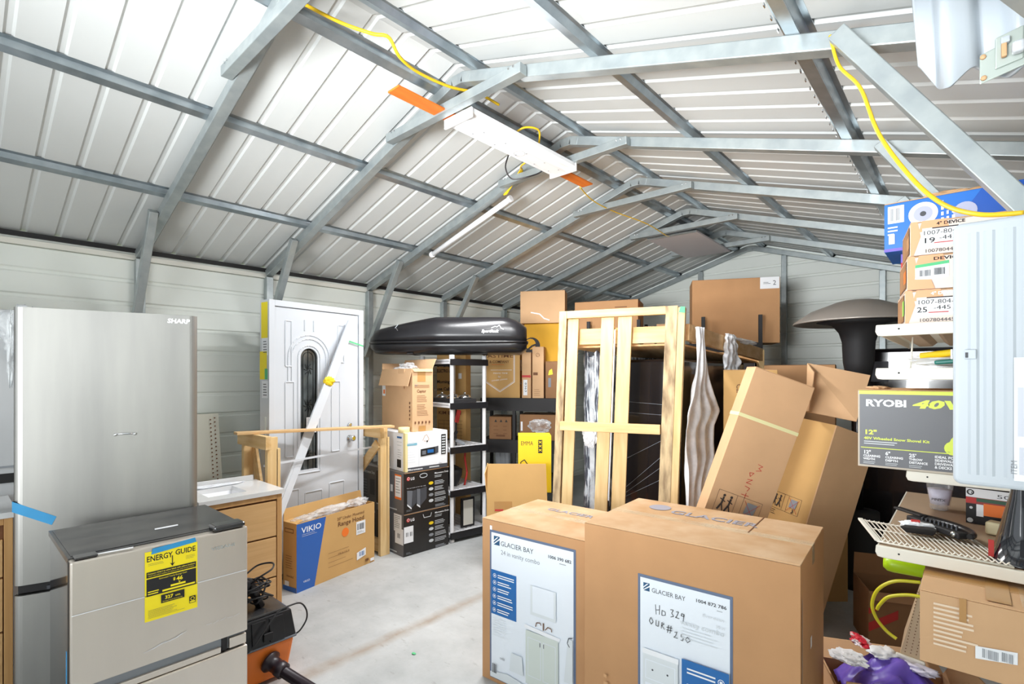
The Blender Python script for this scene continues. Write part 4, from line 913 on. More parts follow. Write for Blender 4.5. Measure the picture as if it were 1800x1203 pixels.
def handling_marks(p, a, b, k=1.0):
    p.path([(a,b),(a+.20*k,b),(a+.20*k,b+.10*k),(a,b+.10*k),(a,b)], .0015, SYM); p.line(a+.085*k,b,a+.085*k,b+.10*k,.0015,SYM); p.line(a+.115*k,b,a+.115*k,b+.10*k,.0015,SYM)
    for dx in (.02,.052):
        x = a+dx*k; p.disc(x+.010*k, b+.082*k, .006*k, SYM, 10); p.path([(x+.010*k,b+.075*k),(x+.008*k,b+.045*k),(x-.004*k,b+.015*k)], .008*k, SYM); p.path([(x+.008*k,b+.045*k),(x+.020*k,b+.015*k)], .005*k, SYM); p.path([(x-.004*k,b+.065*k),(x+.022*k,b+.055*k)], .004*k, SYM)
    p.poly([(a+.13*k,b+.035*k),(a+.175*k,b+.035*k),(a+.180*k,b+.085*k),(a+.135*k,b+.085*k)], MIDGREY); p.line(a+.12*k,b+.01*k,a+.19*k,b+.09*k,.002,RED); p.line(a+.12*k,b+.09*k,a+.19*k,b+.01*k,.002,RED)
    p.path([(a+.16*k,b+.03*k),(a+.165*k,b+.012*k),(a+.155*k,b+.005*k)], .006*k, SYM); p.lines(a+.005*k, b-.012*k, a+.07*k, 3, .012*k, .0025, SYM, 4)
t = thing('long_carton', 'long tan carton leaning to the right, red handwriting and pale strap across', 'box')
A0 = Vector((-.902, 3.085, 1.599)) - (UPV*math.cos(math.radians(19.9)) + R3*math.sin(math.radians(19.9)))*1.57 + Vector((0,0,.002))
leaning(t, A0, 19.9); W_, D_, Hh = .355, .115, 1.57
carton_body(W_, D_, Hh, CBL, CBL).build('carton_body', t, bevel=.005)
mb = MB(); mb.box((-.0015,-.0015,1.275), (W_+.0015,D_+.001,1.295), mat('pale_strap', (226, 222, 170), .5)); mb.build('strap', t)
p = on_front(W_, D_, Hh); hw = lambda pts: p.path(pts, .003, RED)
ox, oz = .20, 1.05
hw([(ox,oz),(ox+.03,oz-.005),(ox+.01,oz-.02),(ox+.03,oz-.03),(ox,oz-.04)]); hw([(ox-.03,oz-.06),(ox-.005,oz-.055),(ox-.02,oz-.08),(ox-.03,oz-.06)]); hw([(ox-.03,oz-.10),(ox,oz-.095),(ox-.03,oz-.12),(ox,oz-.12)]); hw([(ox-.03,oz-.14),(ox+.0,oz-.145),(ox-.01,oz-.165)]); hw([(ox-.035,oz-.19),(ox+.01,oz-.19)]); hw([(ox-.01,oz-.175),(ox-.01,oz-.205)])
handling_marks(p, .04, .715, 1.3); p.build('printing', t)

t = thing('tall_open_carton', 'tall open carton leaning behind the long strapped one, big flap on top', 'box')
CO = R3*1.53 + FW*2.96 + Vector((0,0,.102)); M = leaning(t, CO, 17.0, 22)
Wc, Dc, Lc = .37, .40, 1.21; q = .007; mb = MB()
mb.box((0,0,0), (Wc,q,Lc), CBL); mb.box((0,Dc-q,0), (Wc,Dc,Lc-.1), CBL); mb.box((0,q,0), (q,Dc-q,Lc), CBY); mb.box((Wc-q,q,0), (Wc,Dc-q,Lc), CBL); mb.box((q,q,0), (Wc-q,Dc-q,q), CBL); mb.build('carton_body', t)
p = on_left(Wc, Dc, Lc); handling_marks(p, .13, .63, 1.0); p.build('printing', t)
Mi = M.inverted()
def wq(pts, th, nm):
    V = [Vector(x) for x in pts]; n = (V[1]-V[0]).cross(V[2]-V[0]).normalized()*th; mb = MB(); mb.hexa([Mi @ v for v in V] + [Mi @ (v+n) for v in V], CBL); mb.build(nm, t)
def cp(u, v, d): b = (660.2-v)/897.6; a = (u-900)/897.6; return R3*(a*d) + FW*d + Vector((0,0,1.55+b*d))
wq([(-.7226,3.4431,1.3344),(-.7446,3.5867,1.6258),(-.4402,3.6976,1.5507),(-.4797,3.4806,1.2869)], .006, 'flap')
wq([(-.7226,3.4431,1.3344),(-.6934,3.3919,1.3407),(-.6863,3.4617,1.57),(-.7446,3.5867,1.6258)], .006, 'flap')

t = carton('tall_dark_carton', 'brown tall carton standing on the floor behind the leaning ones', (-.85, 3.93, 0), 42, (.31, .18, 1.10), CBY, CBD)
mb = MB(); mb.box((.155,-.0012,0), (.160,0,1.09), BRN); mb.build('seam', t)
t = carton('wide_carton', 'wide brown carton standing behind the leaning ones, under the film scrap', (-1.27, 4.55, 0), 8, (.50, .32, 1.635), CB, CBD)
t = thing('black_cabinet', 'black film-wrapped cabinet beneath the patio heater dome', 'cabinet', (-.72, 4.93, 0), 0)
mb = MB(); mb.box((0,0,0), (.95,.55,1.76), MATS['film_over_black']); mb.build('cabinet', t, bevel=.03)
p = on_front(.95, .55, 1.76); p.rect(.10, 1.50, .25, 1.66, DKGREY); p.build('film_patch', t)

# patio heater
t = thing('patio_heater', 'black patio heater with a wide domed reflector at the right', 'patio heater', (-.612, 4.53, 0), 0)
mb = MB(); mb.lathe([(.0,.172),(.10,.166),(.145,.155),(.31,.092),(.425,.010),(.429,.0),(.42,-.004),(.29,.04),(.0,.06)], (0,0,1.938), mat('dome_metal', (158, 150, 142), .38, .35), 48); mb.build('reflector', t)
mb = MB(); mb.lathe([(.27,.0),(.17,-.02),(.125,-.08),(.105,-.15),(.098,-.30),(.065,-.50),(.03,-.52)], (0,0,1.948), MATBLK, 40); mb.build('burner', t)
mb = MB(); mb.lathe([(.03,.55),(.03,1.42)], (0,0,0), SATBLK, 20); mb.build('pole', t)
mb = MB(); mb.lathe([(.16,.0),(.16,.06),(.13,.08),(.13,.55),(.04,.56)], (0,0,0), MATBLK, 32); mb.build('base', t)

# ------------------------------------------------------------------ black racks and their cartons
def rack(label, loc, yaw, W_, D_, zs, Hh, xs, thick=.10):
    t = thing('steel_rack', label, 'rack', loc, yaw)
    for x in xs:
        for y in (0, D_-.03):
            mb = MB(); mb.box((x-.018, y, 0), (x+.018, y+.004, Hh), MATBLK); mb.box((x-.018, y, 0), (x-.014, y+.03, Hh), MATBLK); mb.box((x+.014, y, 0), (x+.018, y+.03, Hh), MATBLK); mb.build('post', t)
    for z in zs:
        mb = MB(); mb.box((xs[0]-.02, .031, z-.02), (xs[-1]+.02, D_-.031, z), MATBLK); sh_ = mb.build('shelf_board', t)
        mb = MB(); mb.box((xs[0]-.02, -.006, z-thick), (xs[-1]+.02, 0, z), MATBLK); mb.build('beam', sh_)
    return t
def loc_on(base, yaw, lx, ly, z): a = math.radians(yaw); return (base[0]+math.cos(a)*lx-math.sin(a)*ly, base[1]+math.sin(a)*lx+math.cos(a)*ly, z)
B1 = (-4.2, 3.9); rack('black steel rack at the left wall holding the white-crested carton', (-4.2, 3.9, 0), 30, 1.1, .45, (.42, .84, 1.30), 1.30, (.20, .56, 1.08), .14)
on1 = lambda lx, ly, z: loc_on(B1, 30, lx, ly, z)
t = carton('pump_carton', 'tan carton with a white shield outline under the roof box', on1(.20, .03, 1.302), 30, (.420, .38, .56), CBY, CBY)
p = on_front(.42, .38, .56); D = lambda pts, th: p.path(pts, th, WHITE)
D([(.03,.56),(.03,.175),(.195,.065),(.36,.175),(.36,.56)], .006); D([(.04,.56),(.04,.182),(.195,.078),(.35,.182),(.35,.56)], .003)
p.text('PASTIME', .005, .445, .052, BRN, width=.335, bold=.01); p.text('& COMPANY', .075, .385, .042, BRN, width=.225, bold=.01); p.lines(.10, .365, .32, 1, .01, .004, ORG); p.rect(.09, .305, .33, .309, WHITE)
p.text('MAKE TIME', .12, .265, .020, WHITE, width=.16); p.text('for', .175, .225, .026, WHITE, width=.03); p.text('OTHER LIVING', .10, .180, .020, WHITE, width=.18, rot=.12); p.build('printing', t)
p = on_right(.42, .38, .56); p.rect(.02, .30, .10, .42, WHITE); p.rect(.0, .15, .20, .16, WHITE); p.rect(.0,.17,.20,.175,WHITE); p.build('side_sticker', t)
t = carton('tall_carton', 'narrow tan carton with a red arrow mark beside the crested one', on1(.645, .02, 1.302), 30, (.10, .14, .50), CBL, CBL)
p = on_front(.10, .14, .50); p.rect(.0, .225, .09, .25, RED); p.poly([(.085,.215),(.10,.237),(.085,.26)], RED); p.rect(.015, .03, .06, .20, WHITE); p.text('8363', .032, .17, .03, BLACK, width=.10, rot=-PI/2); p.build('printing', t)
t = carton('tall_carton', 'narrow tan carton with small round emblem, right of the red arrow', on1(.76, .02, 1.302), 30, (.125, .16, .56), CBL, CBL)
p = on_front(.125, .16, .56); p.disc(.06, .47, .022, BRN, 18); p.disc(.06, .47, .018, CBL, 18); p.disc(.063, .462, .014, BRN, 14); p.disc(.063,.462,.011,CBL,14); p.rect(.01, .25, .06, .28, BRN); p.lines(.02, .09, .10, 4, .02, .003, BRN, 3); p.build('printing', t)
t = carton('small_carton', 'small grey-brown carton at the right end of the left rack, yellow spot', on1(.905, .02, 1.302), 30, (.14, .14, .40), CBD, CBD)
p = on_front(.14, .14, .40); p.poly([(.03,.25),(.08,.26),(.07,.32),(.04,.30)], YEL); p.rect(.03,.12,.06,.22,GREYBOX); p.build('printing', t)
t = carton('yellow_carton', 'large golden carton with a round black emblem above the red arrow carton', on1(.64, .19, 1.302), 30, (.43, .23, .83), GOLD, GOLD)
p = on_front(.43, .23, .83); p.disc(.085, .58, .095, BLACK, 30); p.disc(.070, .60, .06, GOLD, 24); p.path([(.02,.52),(.09,.58),(.15,.60)], .02, BLACK); p.build('printing', t)
t = carton('top_carton', 'brown carton on top of the golden one near the roof', on1(.60, .16, 2.134), 30, (.50, .26, .36), CBL, CBL)
p = on_front(.50, .26, .36); p.path([(.12,.12),(.22,.10),(.27,.05),(.33,.03)], .012, WHITE); p.build('torn_tape', t)
t = carton('small_carton', 'small brown carton with printed lines, middle shelf of the left rack', on1(.27, .04, .842), 30, (.25, .30, .25), CBD, CBD)
p = on_front(.25, .30, .25); 
for i in range(3): p.poly([(.06+i*.06,.19),(.09+i*.06,.19),(.075+i*.06,.22)], BLACK)
p.lines(.05, .14, .12, 3, .04, .005, BRN, 3); p.lines(.16, .14, .22, 3, .04, .005, BRN, 4); p.rect(.08, .03, .18, .05, BRN); p.build('printing', t)
t = carton('wrapped_carton', 'wide brown carton in clear film, middle shelf right of the small one', on1(.62, .03, .842), 30, (.44, .35, .28), CBD, CBD)
p = on_front(.44,.35,.28); p.rect(.01,.10,.03,.20,WHITE); p.build('label', t); crumple('film', t, (.22, -.012, .16), (.12, .02, .07), FILM, 15)
t = thing('storage_bin', 'grey metal bin on the lowest shelf of the left rack', 'bin', on1(.33, .06, .422), 30)
mb = MB(); mb.hexa([(.02,.02,0),(.16,.02,0),(.16,.2,0),(.02,.2,0),(0,0,.28),(.18,0,.28),(.18,.22,.28),(0,.22,.28)], mat('grey_bin', (150, 154, 158), .35, .5)); mb.build('bin_body', t, bevel=.01)
for i in range(4):
    mb = MB(); mb.bar((.02+.045*i, -.004, .03), (.01+.05*i, -.006, .27), .008, .006, MIDGREY); mb.build('rib', t)
# two cartons stacked behind the white shelving
t = carton('grid_carton', 'brown carton with a printed grid behind the white shelving, on the floor', (-4.42, 3.68, 0), 20, (.36, .12, 1.21), CBY, CBY)
p = on_front(.36, .12, 1.21); p.text('KIM BORN', .02, 1.12, .05, BRN, width=.28, bold=.02)
for i in range(6): p.rect(.02, .85+i*.04, .32, .853+i*.04, BRN)
for i in range(5): p.rect(.02+i*.07, .85, .023+i*.07, 1.05, BRN)
p.build('printing', t)
t = carton('printed_carton', 'carton printed OTHER SIDE behind the white shelving, above the grid one', (-4.42, 3.68, 1.213), 20, (.36, .12, .58), CBY, CBY)
p = on_front(.36, .12, .58); p.text('OTHER SIDE', .0, .43, .055, BLACK, width=.22, bold=.03); p.text('ELECTRO LADI', .0, .37, .05, BLACK, width=.22, bold=.03); p.text('Morning', .0, .25, .05, BLACK, width=.16, bold=.02); p.text('use Call', .0, .17, .05, BLACK, width=.16, bold=.02); p.rect(.27,.30,.31,.36,WHITE); p.build('printing', t)

B2 = (-3.13, 4.72); rack('black steel rack across the back holding the large brown carton', (-3.13, 4.72, 0), 19.4, 1.8, .60, (.5, 1.15, 1.87), 2.14, (.02, .56, 1.20, 1.72), .16)
on2 = lambda lx, ly, z: loc_on(B2, 19.4, lx, ly, z)
t = carton('long_carton', 'long brown carton with an orange corner, behind the crate top', on2(-.16, .10, 1.872), 19.4, (.70, .40, .50), CB, CB)
p = on_front(.70, .40, .50); p.lines(.45, .42, .64, 3, .03, .008, BRN, 3); p.lines(.10, .12, .4, 2, .03, .006, BRN, 3); p.build('printing', t)
p = on_right(.70, .40, .50); p.disc(.08, .44, .035, ORG, 16); p.rect(.04,.38,.2,.42,ORG); p.build('side_printing', t)
for k_, (lx, hh, lab) in enumerate(((.60, .20, 'lower pale carton right beside the orange-cornered one on the back rack'), (.735, .22, 'middle one of three small cartons between the two big back-rack cartons'), (.87, .15, 'small white-topped carton right against the large brown one on the back rack'))):
    t = carton('small_carton', lab, on2(lx, .08, 1.872), 19.4, (.115, .20, hh), CBL if k_ < 2 else WHITE, CBL if k_ < 2 else WHITE)
t = carton('large_carton', 'large brown carton marked 2, highest at the back under the gable', (-2.13, 5.165, 1.874), 26.5, (.82, .38, .655), CB, CB)
p = on_front(.82, .38, .655); p.rect(.64, .54, .815, .655, WHITE); p.text('2', .755, .575, .065, DKGREY); p.lines(.67, .60, .74, 2, .012, .004, DKGREY); p.build('shipping_label', t)
t = carton('grey_carton', 'dark grey carton with pale lettering under the large brown one', on2(1.25, .05, 1.152), 19.4, (.42, .40, .53), mat('charcoal_carton', (84, 78, 78), .6), MATS['charcoal_carton'] if 'charcoal_carton' in MATS else CBD)
p = on_front(.42, .40, .53); p.text('PC', .25, .42, .07, GREYBOX, bold=.03); p.build('printing', t)

# ------------------------------------------------------------------ right wall shelving and what stands on it
SHW = mat('cream_shelf_steel', (232, 228, 216), .4, var=.03, scale=5); SHB = mat('shelf_deck_tan', (176, 152, 126), .6, var=.12, scale=6)
def wall_shelves():
    t = thing('wall_shelving', 'cream steel shelving on brackets along the right wall', 'shelf', (0, 2.08, 0), 0)
    for y in (.02, 1.20):
        mb = MB(); mb.box((.325, y, .0), (.350, y+.03, 2.0), SHW)
        for i in range(50): mb.box((.3235, y+.008, .10+i*.037), (.325, y+.012, .118+i*.037), MATBLK)
        mb.build('upright', t)
    for x0, y0, y1, z in ((-.225, .0, 1.20, 1.715), (-.225, .0, 1.25, 1.572), (-.170, .352, 1.30, 1.190), (-.225, .0, 1.05, .985), (-.02, -.04, .62, .728)):
        mb = MB(); mb.box((x0, y0, z-.004), (.322, y1, z), SHB if z in (.985,) else SHW)
        for i in range(4):
            xx = x0+.04+i*(.30-x0)/4.6
            if z != .985: mb.hexa([(xx,y0+.02,z-.022),(xx+.05,y0+.02,z-.022),(xx+.05,y1-.02,z-.022),(xx,y1-.02,z-.022),(xx-.02,y0+.02,z-.004),(xx+.07,y0+.02,z-.004),(xx+.07,y1-.02,z-.004),(xx-.02,y1-.02,z-.004)], SHW if z < 1.6 else SHB)
        s = mb.build('shelf_board', t, bevel=.002)
        mb = MB(); r = .012; poly = [(x0-.006, z+.002), (x0-.008, z-.020), (x0-.002, z-.034), (x0+.012, z-.036), (.325, z-.034), (.325, z+.002)]
        mb.prism(poly, y0-.014, y0, SHW, 'y'); mb.build('front_lip', s, bevel=.003)
        mb = MB(); mb.box((x0-.004, y0, z-.030), (x0, y1, z), SHW); mb.build('side_lip', s)
        p = Print((0, y0-.014, 0), (1,0,0), (0,0,1)); p.disc(x0+.055, z-.014, .003, MATBLK, 10); p.build('screw_hole', s)
    mb = MB(); mb.tube([(-.16, .28, 1.574), (-.155, .30, 1.69)], .003, OFFWH); mb.build('support_rod', t)
wall_shelves()
# three cartons of device covers
for k, (txt, n1, dx) in enumerate((('1007-804', '25', 0), ('', '', .006), ('1007-804', '19', .014))):
    lab = ('white and orange cover carton, bottom of its stack, marked 25', 'white and orange cover carton with a green-topped barcode sticker', 'white and orange cover carton, top of its stack, marked 19')[k]
    t = carton('cover_carton', lab, (-.158+dx, 2.12, 1.718+k*.1115), 9, (.26, .26, .1095), mat('cover_box_white', (232, 216, 206), .5), CBL, seam=False, group=None)
    p = on_front(.26, .26, .1095); OR2 = mat('pale_orange_print', (238, 172, 130), .5)
    p.poly([(0,.0),(.008,.0),(.026,.06),(.018,.11),(0,.11)], OR2); p.poly([(.02,.075),(.10,.075),(.09,.11),(.03,.11)], OR2)
    p.text('4" DEVICE' if k != 1 else 'DEVICE', .066, .092, .014, WHITE if k==0 else BLACK, width=.07, bold=.03)
    if k != 1:
        p.rect(.03, .025, .125, .085, WHITE); p.text('1007-804-', .030, .063, .020, BLACK, width=.088); p.text('-445', .072, .044, .019, BLACK, width=.042); p.text(n1, .030, .037, .024, BLACK, width=.026, bold=.01); p.rect(.06, .034, .11, .037, RED); p.rect(.055,.0815,.12,.085,BLACK); p.text('1007804445', .035, .006, .016, DKGREY, width=.085)
    else:
        p.poly([(.02,.028),(.105,.035),(.105,.085),(.02,.078)], WHITE); p.poly([(.02,.070),(.105,.078),(.105,.088),(.02,.080)], GRN); p.bars(.032, .042, .060, .062, 9, DKGREY); p.bars(.068, .044, .095, .066, 9, DKGREY, 5); p.poly([(.0,.0),(.07,.0),(.06,.03),(.0,.035)], OR2)
    p.build('printing', t)
    p = on_left(.26, .26, .1095); 
    p.rect(.02,.01,.24,.10,BRN)
    for i in range(6): p.poly([(.03+i*.035,.014),(.05+i*.035,.014),(.058+i*.035,.096),(.038+i*.035,.096)], CB)
    p.rect(.17, .03, .24, .07, ORG if k == 1 else CB)
    if k == 0: p.rect(.20,.03,.25,.08,mat('lime_sticker',(150,210,90),.5))
    p.build('side_printing', t)
t = carton('red_carton', 'red carton standing behind the stack of cover cartons', (-.212, 2.66, 1.718), 0, (.34, .22, .335), RED, RED, seam=False)
mb = MB(); mb.box((.0,-.0015,.30),(.34,0,.335), PURP); mb.build('purple_band', t)
t = carton('disc_carton', 'blue carton with a white round disc picture, top right above red one', (-.262, 2.60, 2.057), 0, (.62, .30, .20), mat('bright_blue_card', (30, 112, 206), .4), CBL, seam=False)
p = on_front(.62, .30, .20); DB = mat('deep_blue_print', (20, 84, 180), .4); p.poly([(.17,.0),(.62,.0),(.62,.20),(.30,.20)], DB); p.rect(.012, .115, .065, .185, WHITE); p.bars(.022, .125, .055, .175, 8, MIDGREY)
p.disc(.125, .135, .046, WHITE, 28); p.disc(.125, .135, .030, mat('disc_lilac', (176, 180, 206), .4), 24); p.disc(.125, .135, .010, DKGREY, 14); p.disc(.25,.12,.035,mat('disc_lilac',(176,180,206),.4),20); p.lines(.012, .095, .045, 3, .014, .006, WHITE, 2); p.rect(.015,.03,.035,.07,LTGREY)
for i in range(3): p.lines(.18+i*.016, .16-i*.02, .19+i*.016, 4, .022, .014, WHITE, 3+i)
p.lines(.09, .075, .15, 2, .016, .008, LTGREY, 4); p.poly([(.0,.0),(.62,.0),(.62,.012),(.0,.012)], PURP); p.build('printing', t)
crumple('torn_lid', t, (.20, .12, .215), (.10, .06, .02), CBL, 6)
# second shelf: bags of hardware
t = thing('hardware_bag', 'clear bag of yellow and green parts on the second shelf', 'bag', (.01, 2.42, 1.574), 0)
crumple('bag_film', t, (0,0,.030), (.17,.12,.022), FILM2, 21)
mb = MB(); mb.tube([(-.14,-.08,.045),(-.05,-.10,.055),(.10,-.09,.055),(.16,-.06,.045)], .012, YELCB); mb.build('yellow_strap', t)
mb = MB(); mb.bar((-.10,-.13,.020), (.0,-.13,.028), .03, .014, mat('teal_plastic', (20, 120, 110), .4)); mb.build('teal_part', t, bevel=.004)
# snow shovel kit carton
t = carton('snow_shovel_carton', 'dark grey and lime power tool carton with RYOBI lettering, half hidden by the case', (-.328, 2.415, 1.193), 0, (.66, .40, .302), mat('grey_board', (196, 186, 172), .7), CBL, seam=False)
p = on_front(.66, .40, .302); CG = mat('charcoal_print', (96, 98, 104), .45); LM = mat('lime_print', (214, 230, 70), .45)
p.rect(.006, .008, .655, .284, CG); p.rect(.004, .284, .655, .298, LM); p.text('RYOBI', .025, .238, .036, WHITE, width=.125, bold=.04); p.text('40V', .170, .236, .040, LM, width=.155, bold=.05, shear=.2)
p.text('12"', .020, .128, .024, LM, width=.036, bold=.04); p.text('40V Wheeled Snow Shovel Kit', .020, .108, .014, LM, width=.200, bold=.03); p.lines(.020, .098, .17, 2, .008, .0035, LTGREY, 4)
p.rect(.010, .074, .655, .077, LM)
for a, s1, s2, s3 in ((.018, '12"', 'CLEARING', 'WIDTH'), (.088, '6"', 'CLEARING', 'DEPTH'), (.160, '25\'', 'THROW', 'DISTANCE')):
    p.text(s1, a, .052, .018, WHITE, bold=.04); p.text(s2, a, .040, .0115, WHITE, width=.054 if s2 != 'THROW' else .040, bold=.04); p.text(s3, a, .028, .0115, WHITE, width=.038 if s3 != 'DISTANCE' else .054, bold=.04); p.lines(a, .020, a+.055, 2, .006, .002, LTGREY, 4)
for i, s_ in enumerate(('IDEAL FOR', 'SIDEWALKS', 'DRIVEWAYS', '& DECKS')): p.text(s_, .234, .056-i*.0125, .0125, WHITE, width=.062 if i < 3 else .048, bold=.04)
p.disc(.285, .095, .025, LM, 16); p.disc(.300, .120, .022, LM, 16); p.disc(.275, .088, .008, CG, 10); p.disc(.30,.105,.007,CG,10); p.poly([(.262,.085),(.30,.075),(.33,.08),(.33,.14),(.28,.13)], LM); p.build('printing', t)
crumple('torn_lid_edge', t, (.055, .10, .306), (.035, .06, .008), CBL, 4)
# shelf four
t = thing('wire_rack', 'white wire rack lying askew on the shelf below the snow shovel carton', 'wire rack', (-.315, 2.375, .990), 0)
O2, U2, V2 = Vector((0,0,0)), Vector((.325, -.024, .0)), Vector((.085, -.275, .002))
mb = MB(); mb.tube([O2, U2, U2+V2, V2, O2], .0035, SHW, 8); mb.tube([V2*.4, U2+V2*.4], .003, SHW, 6); mb.build('rim', t)
mb = MB(); mb.bar((.0,0,.004), tuple(V2+Vector((0,0,.004))), .016, .008, SHW); mb.build('edge_band', t, bevel=.002)
for i in range(1, 22):
    mb = MB(); a = U2*(i/22); mb.tube([a+Vector((0,0,.004)), a+V2+Vector((0,0,.004)), a+V2*1.03+Vector((.004,0,.014))], .0022, SHW, 6); mb.build('wire', t)
t = thing('plastic_cup', 'clear disposable cup holding white liquid, beside the red tool carton', 'cup', (-.093, 2.80, .987), 0)
mb = MB(); mb.lathe([(.030,.0),(.033,.003),(.047,.125),(.049,.127)], (0,0,0), CUPM, 28); 
mb.build('cup_wall', t); mb = MB(); mb.lathe([(.031,.022),(.0405,.085),(.0,.0855)], (0,0,0), mat('milky_liquid', (206, 206, 226), .4), 28); mb.build('liquid', t)
p = Print((-.036,-.038,.03), (.99,-.12,0), (0,.10,.99), lift=.008); p.text('PINTX', .012, .012, .014, DKGREY, width=.045, bold=.02); p.build('printing', t)
t = carton('tool_carton', 'red and black tool carton with an orange sticker on the lower shelf', (-.010, 2.62, .987), -6, (.20, .16, .135), mat('dark_red_card', (150, 40, 34), .5), MATBLK, seam=False)
p = on_front(.20, .16, .135); p.rect(.0, .0, .20, .075, MATBLK); p.rect(.0, .100, .14, .133, WHITE); p.disc(.013, .118, .011, BLACK, 14); p.disc(.013,.118,.007,WHITE,12); p.text('CE', .005, .113, .012, BLACK, width=.016, bold=.02); p.text('50', .085, .106, .02, DKGREY, width=.035); p.rect(.0,.078,.03,.098,RED); p.rect(.03,.085,.14,.098,mat('dark_green_ink',(30,80,50),.5)); p.rect(.05,.035,.16,.080,ORG); p.rect(.03,.03,.05,.075,WHITE); p.disc(.012,.012,.009,LTGREY,12); p.disc(.015,.06,.005,LTGREY,10); p.build('printing', t)
t = carton('tool_carton', 'red carton with an orange patch right behind the black cone', (.205, 2.58, .987), -4, (.10, .16, .125), MATS['dark_red_card'], RED, seam=False)
p = on_front(.10, .16, .125); p.rect(.0,.09,.06,.12,ORG); p.rect(.0,.03,.05,.08,MATBLK); p.build('printing', t)
t = thing('string_trimmer_guard', 'black curved plastic tool guard lying on the wire rack', 'tool', (-.14, 2.42, .999), -20)
mb = MB(); P0 = []
for i in range(15): a = -.2+1.9*i/14; P0.append((.02+.16*math.sin(a)*1.05, -.09+.10*math.cos(a), .018))
mb.tube(P0, [.020-.0008*i for i in range(15)], SATBLK, 10); mb.build('guard', t)
mb = MB(); mb.bar((-.02,-.015,.02), (.17,-.10,.014), .036, .022, MATBLK); mb.build('handle', t, bevel=.005)
mb = MB(); mb.bar((-.10,.06,.030), (.02,-.01,.034), .028, .010, MATBLK); mb.build('blade_cover', t, bevel=.004)
for i in range(9):
    mb = MB(); mb.bar((.03+.014*i,-.035-.004*i,.030), (.033+.014*i,-.055-.004*i,.030), .004, .016, DKGREY); mb.build('rib', t)
mb = MB(); mb.lathe([(.009,0),(.009,.006),(.004,.008)], (.145,-.105,.016), CHROME, 14, Vector((-.3,-1,.3))); mb.build('screw', t)
t = thing('small_tray', 'small black lidded tray and clear packet on the wire rack', 'packet', (-.165, 2.245, 1.001), 10)
mb = MB(); mb.hexa([(0,0,0),(.075,.0,0),(.07,.03,0),(.01,.03,0),(-.02,-.005,.020),(.085,-.01,.024),(.08,.035,.022),(0,.035,.020)], MATBLK); mb.build('tray', t, bevel=.003)
crumple('clear_packet', t, (.035, .055, .018), (.045, .022, .012), FILM2, 17)
mb = MB(); mb.box((.02,.05,.028), (.045,.06,.036), RED); mb.build('red_cap', t)
t = thing('chalk_block', 'cream plastic block between the black guard and the cone', 'block', (.040, 2.47, .987), -15)
mb = MB(); mb.box((0,0,0), (.065,.05,.045), mat('cream_plastic', (226, 214, 176), .5)); mb.build('block_body', t, bevel=.008, seg=3)
t = thing('traffic_cone', 'glossy black plastic cone standing on the shelf under the ribbed case', 'cone', (.118, 2.17, .987), 0)
mb = MB(); mb.lathe([(.078,.0),(.078,.004),(.070,.008),(.052,.09),(.030,.19),(.014,.28),(.010,.33)], (0,0,0), mat('gloss_black_cone', (22, 24, 32), .10, coat=1.0), 40); mb.build('cone_body', t)
mb = MB(); mb.box((-.075,-.032,.01), (-.062,-.028,.06), RED); mb.build('red_sticker', t)
mb = MB(); mb.tube([(.20,2.36,.995),(.26,2.30,1.02),(.30,2.20,1.0)], .006, SHW, 8); mb.tube([(.20,2.42,.995),(.27,2.36,1.03),(.31,2.27,1.0)], .006, SHW, 8)
tag(mb.build('wire_bracket'), 'bent white wire bracket behind the black cone', 'bracket')
# ribbed white cases mounted at the right wall
CASE_W = mat('ribbed_white_plastic', (190, 198, 206), .38)
t = thing('wall_case', 'white ribbed plastic case with a small latch, right edge of the photo', 'case', (-.024, 1.32, 1.338), 0)
mb = MB(); r = .014; w0, h0 = .385, .508; poly = []
for cx_, cz_, a0 in ((r, r, PI), (w0-r, r, 1.5*PI), (w0-r, h0-r, 0), (r, h0-r, .5*PI)):
    for i in range(6): a = a0+PI/2*i/5; poly.append((cx_+r*math.cos(a), cz_+r*math.sin(a)))
mb.prism(poly, .0, .085, CASE_W, 'y'); mb.build('case_body', t, bevel=.008, seg=3)
for x in (.030, .052, .080, .16, .25, .30):
    mb = MB(); mb.prism([(x-.010,.001),(x-.004,-.0025),(x+.004,-.0025),(x+.010,.001)], .022, .486, CASE_W, 'z'); mb.build('rib', t)
mb = MB(); mb.box((.016,-.008,.243), (.034,.0,.262), CASE_W); l = mb.build('latch', t, bevel=.002); mb = MB(); mb.box((.018,-.0095,.246), (.022,-.008,.256), DKGREY); mb.build('latch_slot', l)
mb = MB(); mb.box((-.004,.01,.244), (.0,.03,.264), CHROME); mb.build('hinge', t, bevel=.001)
p = on_front(.385,.085,.508, lift=.004); p.rect(.085, .018, .20, .245, WHITE); p.rect(.090, .10, .20, .19, mat('faded_print', (206, 210, 222), .5)); p.rect(.092, .03, .20, .08, MATS['faded_print']); p.text('ITEM', .089, .03, .012, MIDGREY, rot=PI/2); p.build('sticker', t)
t = thing('corrugated_panel', 'white corrugated panel with a metal latch plate, top right corner', 'panel', (-.088, 1.40, 2.192), 3)
mb = MB(); k = mb.mi(CASE_W); prof = []; n = 90
def cor(u):
    return .016*math.tanh(2.5*math.sin(u*PI*2/.105+.6))
A = []; 
for i in range(n+1):
    u = .44*i/n; y = cor(u); zb = .018 + .016*math.sin(u*PI*2/.105+2.2) - .05*min(1, u/.05); xt = u - .010*(1-u/.44)
    A.append([mb.bm.verts.new((u+.006, y, zb)), mb.bm.verts.new((u-.006, y, .20))])
for a, b in zip(A, A[1:]): f = mb.bm.faces.new([a[0], b[0], b[1], a[1]]); f.material_index = k; f.smooth = True
mb.build('sheet', t, solid=.008)
PL = mat('zinc_plate', (196, 206, 200), .35, .5)
